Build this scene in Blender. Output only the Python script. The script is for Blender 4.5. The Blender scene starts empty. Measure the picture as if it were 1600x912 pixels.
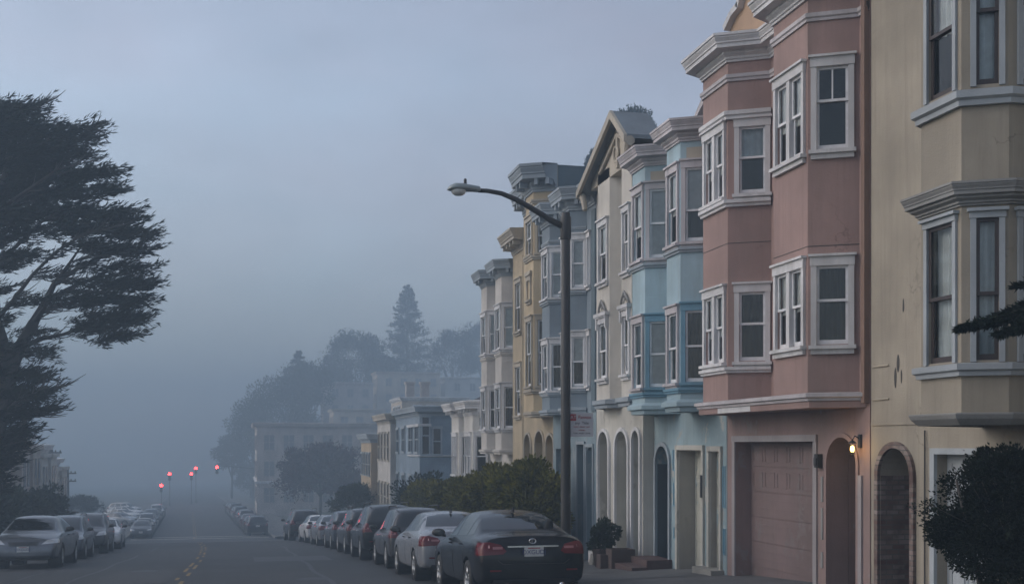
import bpy, bmesh, math, random
import numpy as np
from mathutils import Vector, Matrix
from mathutils.bvhtree import BVHTree

R = math.radians
random.seed(11)
rng = np.random.default_rng(11)
scene = bpy.context.scene
COL = scene.collection

# ------------------------------------------------------------------ camera
TH, F = R(13.2), 1800.0                      # yaw right of the street axis, focal length in photo pixels
cam_d = bpy.data.cameras.new('camera')
cam = bpy.data.objects.new('camera', cam_d)
COL.objects.link(cam)
cam.location = (0, 0, 0)
cam.rotation_euler = (R(90), 0, -TH)
cam_d.sensor_width = 36.0
cam_d.lens = 36.0 * F / 1600
cam_d.shift_y = 239 / 1600
cam_d.clip_end = 2000
cam_d.clip_start = 0.05
scene.camera = cam

# ------------------------------------------------------------------ light
SUN_EL, SUN_AZ = R(30), R(-75)               # azimuth measured from +Y towards +X
world = bpy.data.worlds.new('World')
scene.world = world
world.use_nodes = True
wn = world.node_tree
wn.nodes.clear()
sky = wn.nodes.new('ShaderNodeTexSky')
sky.sky_type = 'NISHITA'
sky.sun_disc = False
sky.sun_elevation = SUN_EL
sky.sun_rotation = SUN_AZ
sky.air_density = 1.0
sky.dust_density = 2.0
sky.ozone_density = 3.0
hs = wn.nodes.new('ShaderNodeHueSaturation')
hs.inputs['Saturation'].default_value = 0.66
bg = wn.nodes.new('ShaderNodeBackground')
bg.inputs['Strength'].default_value = 0.15
wo = wn.nodes.new('ShaderNodeOutputWorld')
wn.links.new(sky.outputs[0], hs.inputs['Color'])
tint = wn.nodes.new('ShaderNodeMix')      # faint lavender of the dawn overcast
tint.data_type = 'RGBA'
tint.blend_type = 'MULTIPLY'
tint.inputs['Factor'].default_value = 1.0
wc = wn.nodes.new('ShaderNodeTexCoord')
wmap = wn.nodes.new('ShaderNodeMapping')
wmap.inputs['Scale'].default_value = (1.0, 1.0, 2.2)
wn.links.new(wc.outputs['Generated'], wmap.inputs['Vector'])
wnz = []
for sc_, loc_ in ((2.6, 0.0), (1.7, 4.3)):
    q_ = wn.nodes.new('ShaderNodeTexNoise')
    q_.inputs['Scale'].default_value = sc_
    q_.inputs['Detail'].default_value = 5.0
    q_.inputs['Roughness'].default_value = 0.55
    mp_ = wn.nodes.new('ShaderNodeVectorMath')
    mp_.operation = 'ADD'
    mp_.inputs[1].default_value = (loc_, loc_ * 0.5, loc_)
    wn.links.new(wmap.outputs[0], mp_.inputs[0])
    wn.links.new(mp_.outputs[0], q_.inputs['Vector'])
    wnz.append(q_)
hue = wn.nodes.new('ShaderNodeMix')          # lilac banks against clearer blue
hue.data_type = 'RGBA'
hue.inputs[6].default_value = (1.15, 0.995, 0.94, 1)
hue.inputs[7].default_value = (1.01, 1.03, 1.0, 1)
cr_ = wn.nodes.new('ShaderNodeMapRange')
cr_.inputs['From Min'].default_value = 0.35
cr_.inputs['From Max'].default_value = 0.65
wn.links.new(wnz[1].outputs['Fac'], cr_.inputs['Value'])
wn.links.new(cr_.outputs[0], hue.inputs['Factor'])
br_ = wn.nodes.new('ShaderNodeMapRange')     # thicker and thinner banks
br_.inputs['From Min'].default_value = 0.3
br_.inputs['From Max'].default_value = 0.7
br_.inputs['To Min'].default_value = 0.90
br_.inputs['To Max'].default_value = 1.24
wn.links.new(wnz[0].outputs['Fac'], br_.inputs['Value'])
vm_ = wn.nodes.new('ShaderNodeVectorMath')
vm_.operation = 'SCALE'
wn.links.new(hue.outputs[2], vm_.inputs[0])
wn.links.new(br_.outputs[0], vm_.inputs['Scale'])
wn.links.new(vm_.outputs[0], tint.inputs[7])
wn.links.new(hs.outputs[0], tint.inputs[6])
wn.links.new(tint.outputs[2], bg.inputs['Color'])
wn.links.new(bg.outputs[0], wo.inputs['Surface'])

sun_d = bpy.data.lights.new('sun', 'SUN')
sun_d.energy = 0.5
sun_d.angle = R(60)
sun_d.color = (1.0, 0.95, 0.90)
sun = bpy.data.objects.new('sun', sun_d)
COL.objects.link(sun)
sdir = Vector((math.sin(SUN_AZ) * math.cos(SUN_EL), math.cos(SUN_AZ) * math.cos(SUN_EL), math.sin(SUN_EL)))
sun.rotation_euler = (-sdir).to_track_quat('-Z', 'Y').to_euler()
sun.location = (-20, 20, 40)

scene.view_settings.view_transform = 'Standard'
scene.view_settings.look = 'None'
scene.view_settings.exposure = 0.36
scene.view_settings.gamma = 1.0
scene.view_settings.use_curve_mapping = False
scene.render.engine = 'CYCLES'
scene.cycles.use_denoising = True
scene.cycles.max_bounces = 7
scene.cycles.diffuse_bounces = 3
scene.cycles.glossy_bounces = 3
scene.cycles.transmission_bounces = 4
scene.cycles.transparent_max_bounces = 12
scene.cycles.volume_bounces = 2
scene.cycles.sample_clamp_indirect = 4.0
scene.cycles.caustics_reflective = False
scene.cycles.caustics_refractive = False

HAZE_DENSITY = 0.0053

# ------------------------------------------------------------------ small survey helpers
ST, CT = math.sin(TH), math.cos(TH)


def pt(p, y, z):
    """point seen at photo pixel (p, y), z metres ahead"""
    lat = (p - 800) / F * z
    return Vector((lat * CT + z * ST, z * CT - lat * ST, (695 - y) * z / F))


PS = [-80, 0, 66, 72, 78, 86, 95, 105, 130, 400, 800]
PZ = [3.22, -1.5, -5.394, -5.80, -6.45, -7.2, -7.62, -7.9, -8.53, -15.3, -25.3]
CS = [-80, 42, 54, 60, 68, 80, 98, 400, 800]
CX = [-1.0, -1.0, -1.25, -1.45, -1.95, -2.6, -3.3, -16.1, -33.0]


def sm(s, xs, ys, w=2.0):
    return float(np.mean([np.interp(s + d, xs, ys) for d in (-w, -w / 2, 0, w / 2, w)]))


def prof(s):
    return sm(s, PS, PZ, 2.0)


def cx(s):
    return sm(s, CS, CX, 4.0)


def hw(s):
    return sm(s, [-80, 60, 98, 400], [6.85, 6.85, 5.9, 5.9], 4.0)


def walk_z(x, s):
    """height of the pavement surface on the right"""
    return prof(s) + 0.14 + 0.03 * max(0.0, x - (cx(s) + hw(s)))


# ------------------------------------------------------------------ materials
def new_mat(name):
    m = bpy.data.materials.new(name)
    m.use_nodes = True
    nt = m.node_tree
    return m, nt, nt.nodes['Principled BSDF']


def N(nt, t, **kw):
    n = nt.nodes.new(t)
    for k, v in kw.items():
        if hasattr(n, k) and not isinstance(v, tuple):
            setattr(n, k, v)
        else:
            n.inputs[k].default_value = v
    return n


def L(nt, a, b):
    nt.links.new(a, b)


def c4(c):
    return (c[0], c[1], c[2], 1.0)


def noise(nt, vec, scale, detail=4.0, rough=0.6):
    n = nt.nodes.new('ShaderNodeTexNoise')
    n.inputs['Scale'].default_value = scale
    n.inputs['Detail'].default_value = detail
    n.inputs['Roughness'].default_value = rough
    if vec is not None:
        L(nt, vec, n.inputs['Vector'])
    return n


def ramp(nt, fac, a, b):
    r = nt.nodes.new('ShaderNodeMapRange')
    r.inputs['From Min'].default_value = a
    r.inputs['From Max'].default_value = b
    L(nt, fac, r.inputs['Value'])
    return r.outputs[0]


def mix(nt, fac, a, b):
    m = nt.nodes.new('ShaderNodeMix')
    m.data_type = 'RGBA'
    for sock, v in ((m.inputs['Factor'], fac), (m.inputs[6], a), (m.inputs[7], b)):
        if hasattr(v, 'is_linked') or hasattr(v, 'links'):
            L(nt, v, sock)
        elif isinstance(v, (int, float)):
            sock.default_value = v
        else:
            sock.default_value = c4(v)
    return m.outputs[2]


def pos(nt, sx=1, sy=1, sz=1):
    g = nt.nodes.new('ShaderNodeNewGeometry')
    mp = nt.nodes.new('ShaderNodeMapping')
    mp.inputs['Scale'].default_value = (sx, sy, sz)
    L(nt, g.outputs['Position'], mp.inputs['Vector'])
    return mp.outputs[0]


def bump(nt, bsdf, h, strength, dist=0.02):
    b = nt.nodes.new('ShaderNodeBump')
    b.inputs['Strength'].default_value = strength
    b.inputs['Distance'].default_value = dist
    L(nt, h, b.inputs['Height'])
    L(nt, b.outputs[0], bsdf.inputs['Normal'])


def paint(name, col, stain=(0.2, 0.18, 0.15), amt=0.5, rough=0.75, streak=True, boards=0.0, patch=None):
    """weathered painted stucco or timber"""
    m, nt, b = new_mat(name)
    v1 = pos(nt, 1.1, 1.1, 0.16)
    n1 = noise(nt, v1, 2.2, 5, 0.62)
    n2 = noise(nt, pos(nt), 0.55, 4, 0.6)
    n3 = noise(nt, pos(nt), 38, 3, 0.6)
    dark = tuple(c * 0.70 + s * 0.09 for c, s in zip(col, stain))
    light = tuple(min(1, c * 1.10 + 0.012) for c in col)
    base = mix(nt, ramp(nt, n2.outputs['Fac'], 0.35, 0.68), dark, light)
    if streak:
        f = ramp(nt, n1.outputs['Fac'], 0.50, 0.72)
        mm = nt.nodes.new('ShaderNodeMath')
        mm.operation = 'MULTIPLY'
        mm.inputs[1].default_value = amt
        L(nt, f, mm.inputs[0])
        base = mix(nt, mm.outputs[0], base, tuple(c * 0.5 + s * 0.35 for c, s in zip(col, stain)))
    if streak:                                # thin run marks below ledges
        n5 = noise(nt, pos(nt, 6.0, 6.0, 0.20), 1.7, 6, 0.7)
        m5 = nt.nodes.new('ShaderNodeMath')
        m5.operation = 'MULTIPLY'
        m5.inputs[1].default_value = 0.55 * amt
        L(nt, ramp(nt, n5.outputs['Fac'], 0.50, 0.66), m5.inputs[0])
        base = mix(nt, m5.outputs[0], base, tuple(c * 0.58 + s * 0.05 for c, s in zip(col, stain)))
    if patch is not None:
        n4 = noise(nt, pos(nt, 1, 1, 0.7), 1.9, 7, 0.72)
        base = mix(nt, ramp(nt, n4.outputs['Fac'], 0.57, 0.60), base, patch)
    if not boards and rough > 0.7:
        vo = nt.nodes.new('ShaderNodeTexVoronoi')
        vo.feature = 'DISTANCE_TO_EDGE'
        vo.inputs['Scale'].default_value = 0.75
        wv = noise(nt, pos(nt), 2.6, 5)
        ad = nt.nodes.new('ShaderNodeVectorMath')
        L(nt, pos(nt), ad.inputs[0])
        L(nt, wv.outputs['Color'], ad.inputs[1])
        L(nt, ad.outputs[0], vo.inputs['Vector'])
        ck = ramp(nt, vo.outputs['Distance'], 0.012, 0.004)
        nm = noise(nt, pos(nt), 0.9, 3)
        ml = nt.nodes.new('ShaderNodeMath')
        ml.operation = 'MULTIPLY'
        L(nt, ck, ml.inputs[0])
        L(nt, ramp(nt, nm.outputs['Fac'], 0.52, 0.64), ml.inputs[1])
        base = mix(nt, ml.outputs[0], base, tuple(c * 0.66 for c in col))
    fine = ramp(nt, n3.outputs['Fac'], 0.25, 0.75)
    fm = nt.nodes.new('ShaderNodeMath')
    fm.operation = 'MULTIPLY'
    fm.inputs[1].default_value = 0.16
    L(nt, fine, fm.inputs[0])
    base = mix(nt, fm.outputs[0], base, tuple(c * 0.6 for c in col))
    L(nt, base, b.inputs['Base Color'])
    b.inputs['Roughness'].default_value = rough
    h = n3.outputs['Fac']
    if boards:
        w = nt.nodes.new('ShaderNodeTexWave')
        w.wave_type = 'BANDS'
        w.bands_direction = 'Z'
        w.wave_profile = 'SAW'
        w.inputs['Scale'].default_value = boards
        L(nt, pos(nt), w.inputs['Vector'])
        h = w.outputs['Fac']
        bump(nt, b, h, 0.5, 0.02)
    else:
        bump(nt, b, h, 0.55, 0.008)
    return m


def plain(name, col, rough=0.6, metal=0.0, coat=0.0, var=0.12, spec=0.5):
    m, nt, b = new_mat(name)
    n = noise(nt, pos(nt), 6, 4)
    base = mix(nt, ramp(nt, n.outputs['Fac'], 0.3, 0.7), tuple(c * (1 - var) for c in col), tuple(min(1, c * (1 + var)) for c in col))
    L(nt, base, b.inputs['Base Color'])
    b.inputs['Roughness'].default_value = rough
    b.inputs['Metallic'].default_value = metal
    b.inputs['Coat Weight'].default_value = coat
    b.inputs['Specular IOR Level'].default_value = spec
    return m


def car_paint(name, col, metal=0.35):
    m, nt, b = new_mat(name)
    g = nt.nodes.new('ShaderNodeTexCoord')
    n = noise(nt, g.outputs['Object'], 3.5, 6, 0.7)
    base = mix(nt, ramp(nt, n.outputs['Fac'], 0.45, 0.75), col, tuple(c * 0.9 + 0.006 for c in col))
    b.inputs['Specular IOR Level'].default_value = 0.35
    L(nt, base, b.inputs['Base Color'])
    b.inputs['Metallic'].default_value = metal
    rr = nt.nodes.new('ShaderNodeMapRange')
    rr.inputs['To Min'].default_value = 0.16
    rr.inputs['To Max'].default_value = 0.30
    L(nt, n.outputs['Fac'], rr.inputs['Value'])
    L(nt, rr.outputs[0], b.inputs['Roughness'])
    b.inputs['Coat Weight'].default_value = 0.2
    b.inputs['Coat Roughness'].default_value = 0.04
    return m


def leaf_mat(name, c0, c1):
    m, nt, b = new_mat(name)
    g = nt.nodes.new('ShaderNodeNewGeometry')
    n = noise(nt, pos(nt), 0.9, 3)
    base = mix(nt, g.outputs['Random Per Island'], c0, c1)
    base = mix(nt, ramp(nt, n.outputs['Fac'], 0.35, 0.7), base, tuple(c * 0.75 for c in c0))
    L(nt, base, b.inputs['Base Color'])
    b.inputs['Roughness'].default_value = 0.65
    b.inputs['Specular IOR Level'].default_value = 0.08
    return m


def emis(name, col, strength):
    m, nt, b = new_mat(name)
    b.inputs['Base Color'].default_value = c4(col)
    b.inputs['Emission Color'].default_value = c4(col)
    b.inputs['Emission Strength'].default_value = strength
    return m


def glass_mat(name):
    m = bpy.data.materials.new(name)
    m.use_nodes = True
    nt = m.node_tree
    nt.nodes.clear()
    o = nt.nodes.new('ShaderNodeOutputMaterial')
    mx = nt.nodes.new('ShaderNodeMixShader')
    t = nt.nodes.new('ShaderNodeBsdfTransparent')
    t.inputs['Color'].default_value = (0.86, 0.9, 0.9, 1)
    g = nt.nodes.new('ShaderNodeBsdfGlossy')
    g.inputs['Roughness'].default_value = 0.03
    fr = nt.nodes.new('ShaderNodeFresnel')
    fr.inputs['IOR'].default_value = 1.62
    n = noise(nt, pos(nt), 1.6, 2)
    b = nt.nodes.new('ShaderNodeBump')
    b.inputs['Strength'].default_value = 0.08
    b.inputs['Distance'].default_value = 0.02
    L(nt, n.outputs['Fac'], b.inputs['Height'])
    L(nt, b.outputs[0], g.inputs['Normal'])
    L(nt, fr.outputs[0], mx.inputs[0])
    L(nt, t.outputs[0], mx.inputs[1])
    L(nt, g.outputs[0], mx.inputs[2])
    L(nt, mx.outputs[0], o.inputs['Surface'])
    return m


def asphalt():
    m, nt, b = new_mat('asphalt')
    n1 = noise(nt, pos(nt, 1, 0.22, 1), 0.8, 5, 0.65)
    n2 = noise(nt, pos(nt), 60, 2)
    n3 = noise(nt, pos(nt), 0.25, 4)
    a = mix(nt, ramp(nt, n1.outputs['Fac'], 0.35, 0.7), (0.011, 0.012, 0.013), (0.021, 0.022, 0.023))
    a = mix(nt, ramp(nt, n3.outputs['Fac'], 0.45, 0.7), a, (0.032, 0.032, 0.033))
    # tar-sealed cracks
    vo = nt.nodes.new('ShaderNodeTexVoronoi')
    vo.feature = 'DISTANCE_TO_EDGE'
    vo.inputs['Scale'].default_value = 0.33
    wv = noise(nt, pos(nt), 1.2, 4)
    ad = nt.nodes.new('ShaderNodeVectorMath')
    ad.operation = 'ADD'
    L(nt, pos(nt), ad.inputs[0])
    L(nt, wv.outputs['Color'], ad.inputs[1])
    L(nt, ad.outputs[0], vo.inputs['Vector'])
    a = mix(nt, ramp(nt, vo.outputs['Distance'], 0.016, 0.006), a, (0.014, 0.014, 0.015))
    a = mix(nt, ramp(nt, n2.outputs['Fac'], 0.55, 0.75), a, (0.036, 0.036, 0.037))
    L(nt, a, b.inputs['Base Color'])
    b.inputs['Roughness'].default_value = 0.68
    bump(nt, b, n2.outputs['Fac'], 0.5, 0.006)
    return m


def concrete(name, col, joint=True):
    m, nt, b = new_mat(name)
    n1 = noise(nt, pos(nt), 1.3, 6, 0.65)
    n2 = noise(nt, pos(nt), 45, 3)
    a = mix(nt, ramp(nt, n1.outputs['Fac'], 0.32, 0.7), tuple(c * 0.6 for c in col), col)
    if joint:
        br = nt.nodes.new('ShaderNodeTexBrick')
        br.offset = 0.0
        br.inputs['Scale'].default_value = 1.0
        br.inputs['Brick Width'].default_value = 1.02
        br.inputs['Row Height'].default_value = 1.02
        br.inputs['Mortar Size'].default_value = 0.012
        br.inputs['Color1'].default_value = (1, 1, 1, 1)
        br.inputs['Color2'].default_value = (0.78, 0.78, 0.78, 1)
        br.inputs['Mortar'].default_value = (0.25, 0.25, 0.25, 1)
        L(nt, pos(nt), br.inputs['Vector'])
        mu = nt.nodes.new('ShaderNodeMix')
        mu.data_type = 'RGBA'
        mu.blend_type = 'MULTIPLY'
        mu.inputs['Factor'].default_value = 1
        L(nt, a, mu.inputs[6])
        L(nt, br.outputs['Color'], mu.inputs[7])
        a = mu.outputs[2]
    L(nt, a, b.inputs['Base Color'])
    b.inputs['Roughness'].default_value = 0.82
    bump(nt, b, n2.outputs['Fac'], 0.4, 0.004)
    return m


def brick(name):
    m, nt, b = new_mat(name)
    sep = nt.nodes.new('ShaderNodeSeparateXYZ')
    L(nt, pos(nt), sep.inputs[0])
    ad = nt.nodes.new('ShaderNodeMath')
    L(nt, sep.outputs[0], ad.inputs[0])
    L(nt, sep.outputs[1], ad.inputs[1])
    cb = nt.nodes.new('ShaderNodeCombineXYZ')
    L(nt, ad.outputs[0], cb.inputs[0])
    L(nt, sep.outputs[2], cb.inputs[1])
    br = nt.nodes.new('ShaderNodeTexBrick')
    br.inputs['Scale'].default_value = 1.0
    br.inputs['Brick Width'].default_value = 0.20
    br.inputs['Row Height'].default_value = 0.072
    br.inputs['Mortar Size'].default_value = 0.009
    br.inputs['Bias'].default_value = 0.0
    br.inputs['Color1'].default_value = (0.13, 0.065, 0.052, 1)
    br.inputs['Color2'].default_value = (0.30, 0.25, 0.225, 1)
    br.inputs['Mortar'].default_value = (0.12, 0.11, 0.10, 1)
    L(nt, cb.outputs[0], br.inputs['Vector'])
    n = noise(nt, pos(nt), 3.2, 4)
    a = mix(nt, ramp(nt, n.outputs['Fac'], 0.45, 0.7), br.outputs['Color'], (0.085, 0.048, 0.040))
    L(nt, a, b.inputs['Base Color'])
    b.inputs['Roughness'].default_value = 0.85
    bump(nt, b, br.outputs['Fac'], -0.6, 0.01)
    return m


M = dict(
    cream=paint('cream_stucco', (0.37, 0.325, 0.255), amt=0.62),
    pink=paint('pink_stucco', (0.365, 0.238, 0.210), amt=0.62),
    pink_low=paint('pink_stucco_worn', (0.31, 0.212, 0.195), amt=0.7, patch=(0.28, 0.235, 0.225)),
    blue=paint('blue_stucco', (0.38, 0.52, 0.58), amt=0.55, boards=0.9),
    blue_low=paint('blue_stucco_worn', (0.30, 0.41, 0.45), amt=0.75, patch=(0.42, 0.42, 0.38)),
    deep_blue=paint('deep_blue_paint', (0.16, 0.33, 0.44), amt=0.3),
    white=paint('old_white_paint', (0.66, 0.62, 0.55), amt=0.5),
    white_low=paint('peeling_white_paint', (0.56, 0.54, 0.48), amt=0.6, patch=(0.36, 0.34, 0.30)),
    slate=paint('slate_blue_paint', (0.215, 0.27, 0.315), amt=0.35, boards=1.2),
    slate_low=paint('slate_blue_ground', (0.22, 0.30, 0.34), amt=0.6, patch=(0.26, 0.29, 0.30)),
    teal=paint('dark_teal_paint', (0.10, 0.15, 0.18), amt=0.3, boards=1.2),
    yellow=paint('yellow_paint', (0.58, 0.46, 0.29), amt=0.5, boards=1.2),
    ochre=paint('ochre_paint', (0.50, 0.40, 0.26), amt=0.6),
    beige=paint('beige_paint', (0.62, 0.58, 0.53), amt=0.35, boards=1.2),
    smallwhite=paint('white_paint_house', (0.62, 0.60, 0.56), amt=0.4),
    corner=paint('grey_blue_paint', (0.22, 0.29, 0.36), amt=0.3, boards=1.2),
    tan=paint('tan_paint', (0.48, 0.36, 0.22), amt=0.4),
    pale=paint('pale_apartment_paint', (0.50, 0.44, 0.40), amt=0.4),
    hillpale=paint('hill_block_paint', (0.56, 0.47, 0.36), amt=0.3),
    gable=paint('mission_parapet_paint', (0.50, 0.33, 0.21), amt=0.5),
    rust=paint('rusty_strip_paint', (0.24, 0.145, 0.105), amt=0.7),
    trim=paint('white_trim_paint', (0.72, 0.71, 0.71), amt=0.7, rough=0.55),
    trim_pink=paint('worn_pinkish_trim', (0.56, 0.52, 0.53), amt=0.8, rough=0.6),
    trim_cream=paint('pale_blue_grey_trim', (0.42, 0.46, 0.49), amt=0.3, rough=0.55),
    trim_grey=paint('grey_trim_paint', (0.30, 0.30, 0.29), amt=0.6, rough=0.6),
    trim_slate=paint('slate_trim_paint', (0.33, 0.38, 0.42), amt=0.4, rough=0.6),
    trim_tan=paint('tan_trim_paint', (0.48, 0.42, 0.33), amt=0.5, rough=0.6),
    sash_w=plain('white_sash', (0.74, 0.74, 0.75), 0.5),
    sash_d=plain('brown_sash', (0.045, 0.032, 0.030), 0.5),
    glass=glass_mat('window_glass'),
    curtain=plain('lace_curtain', (0.80, 0.84, 0.86), 0.9),
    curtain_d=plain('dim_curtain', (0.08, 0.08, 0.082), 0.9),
    shade=plain('roller_shade_cloth', (0.86, 0.86, 0.86), 0.9),
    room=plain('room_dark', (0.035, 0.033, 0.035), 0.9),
    roof=plain('tar_roof', (0.06, 0.06, 0.065), 0.9, var=0.3),
    shingle=paint('grey_shingle', (0.20, 0.23, 0.25), amt=0.3, boards=3.0),
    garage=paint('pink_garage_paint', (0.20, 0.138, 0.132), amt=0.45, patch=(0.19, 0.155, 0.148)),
    gate=paint('peeling_garage_paint', (0.50, 0.50, 0.43), amt=0.6, patch=(0.30, 0.38, 0.40)),
    brick=brick('old_brick'),
    trim_low=paint('weathered_low_trim', (0.36, 0.33, 0.335), amt=0.6, rough=0.65),
    scar=plain('old_scar', (0.07, 0.065, 0.06), 0.9),
    porch_shade=paint('shaded_porch_paint', (0.05, 0.075, 0.09), amt=0.3),  # porch shade painted in: colour deepened where the sky reaches too far inside
    jamb=paint('worn_cream_jamb', (0.40, 0.37, 0.32), amt=0.5),
    pane_pale=plain('haze_paled_pane', (0.20, 0.21, 0.23), 0.35),  # pale colour stands in for haze fading the distant windows
    red_step=paint('red_painted_brick', (0.085, 0.045, 0.042), amt=0.4),
    door_d=plain('dark_door', (0.05, 0.045, 0.045), 0.6),
    iron=plain('dark_iron', (0.035, 0.035, 0.038), 0.55, 0.3),
    pole=paint('black_pole_paint', (0.014, 0.013, 0.013), amt=0.3, rough=0.5),
    lamp=plain('grey_lamp_housing', (0.27, 0.31, 0.31), 0.45, 0.2),
    lens=plain('lamp_lens', (0.62, 0.64, 0.62), 0.15, 0.0),
    asphalt=asphalt(),
    walk=concrete('pavement_concrete', (0.14, 0.14, 0.14)),
    kerb=concrete('kerb_concrete', (0.22, 0.22, 0.21), False),
    apron=concrete('driveway_concrete', (0.12, 0.12, 0.12), False),
    tar=plain('tar_repair', (0.010, 0.010, 0.011), 0.55),
    asphalt_pale=plain('old_asphalt_patch', (0.040, 0.041, 0.043), 0.75, var=.25),
    ground=concrete('earth', (0.07, 0.075, 0.05), False),
    yline=paint('worn_yellow_line', (0.26, 0.165, 0.05), amt=0.7, patch=(0.04, 0.04, 0.04)),
    wline=paint('worn_white_line', (0.50, 0.50, 0.48), amt=0.7, patch=(0.07, 0.07, 0.07)),
    bark=paint('bark', (0.050, 0.042, 0.036), amt=0.5),
    bark_dark=paint('dark_bark', (0.018, 0.016, 0.015), amt=0.4),
    cypress=leaf_mat('cypress_leaves', (0.008, 0.014, 0.011), (0.018, 0.028, 0.020)),
    conifer=leaf_mat('conifer_leaves', (0.018, 0.030, 0.022), (0.035, 0.050, 0.036)),
    broad=leaf_mat('broad_leaves', (0.022, 0.034, 0.020), (0.050, 0.065, 0.036)),
    purple=leaf_mat('plum_leaves', (0.055, 0.026, 0.030), (0.115, 0.055, 0.060)),
    hedge=leaf_mat('hedge_leaves', (0.075, 0.078, 0.008), (0.27, 0.24, 0.035)),
    shrub=leaf_mat('dark_shrub_leaves', (0.006, 0.010, 0.005), (0.016, 0.025, 0.011)),
    pot=paint('terracotta', (0.085, 0.055, 0.048), amt=0.4),
    stone=concrete('old_stone', (0.30, 0.29, 0.26), False),
    rubber=plain('tyre_rubber', (0.020, 0.020, 0.021), 0.8),
    rim=plain('alloy_rim', (0.35, 0.36, 0.37), 0.35, 0.8),
    rim_d=plain('dark_wheel', (0.06, 0.06, 0.06), 0.5, 0.4),
    blackplastic=plain('black_plastic', (0.018, 0.018, 0.020), 0.55),
    chrome=plain('chrome', (0.65, 0.66, 0.67), 0.16, 1.0),
    carglass=plain('car_glass', (0.006, 0.008, 0.010), 0.03, 0.0, 0.0, spec=1.0),
    tail=plain('red_lens', (0.12, 0.004, 0.007), 0.12, 0.0, 0.0),
    tail_c=plain('clear_red_lens', (0.34, 0.12, 0.12), 0.15, 0.0, 1.0),
    head=plain('headlight_lens', (0.50, 0.52, 0.54), 0.08, 0.2, 1.0),
    amber=plain('amber_lens', (0.45, 0.10, 0.05), 0.2, 0.0, 1.0),
    plate=plain('number_plate', (0.60, 0.60, 0.58), 0.4),
    ink=plain('plate_ink', (0.03, 0.05, 0.16), 0.5),
    signwhite=paint('sign_white', (0.74, 0.76, 0.80), amt=0.15, rough=0.5),
    signred=plain('sign_red', (0.35, 0.03, 0.04), 0.5),
    signblack=plain('sign_black', (0.05, 0.05, 0.07), 0.5),
    red_light=emis('red_signal_light', (1.0, 0.03, 0.03), 20.0),
    warm_light=emis('warm_bulb', (1.0, 0.56, 0.14), 9.0),
)
PAINTS = dict(
    black=car_paint('black_car_paint', (0.002, 0.003, 0.006), 0.0),
    charcoal=car_paint('charcoal_car_paint', (0.035, 0.035, 0.040)),
    graphite=car_paint('graphite_car_paint', (0.075, 0.075, 0.082)),
    silver=car_paint('silver_car_paint', (0.30, 0.31, 0.33), 0.4),
    pewter=car_paint('pewter_car_paint', (0.17, 0.18, 0.20), 0.5),
    steel=car_paint('steel_blue_car_paint', (0.10, 0.12, 0.15)),
    white=car_paint('white_car_paint', (0.66, 0.66, 0.66), 0.0),
    maroon=car_paint('maroon_car_paint', (0.10, 0.018, 0.022)),
    tan=car_paint('tan_car_paint', (0.28, 0.26, 0.22)),
)


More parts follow.
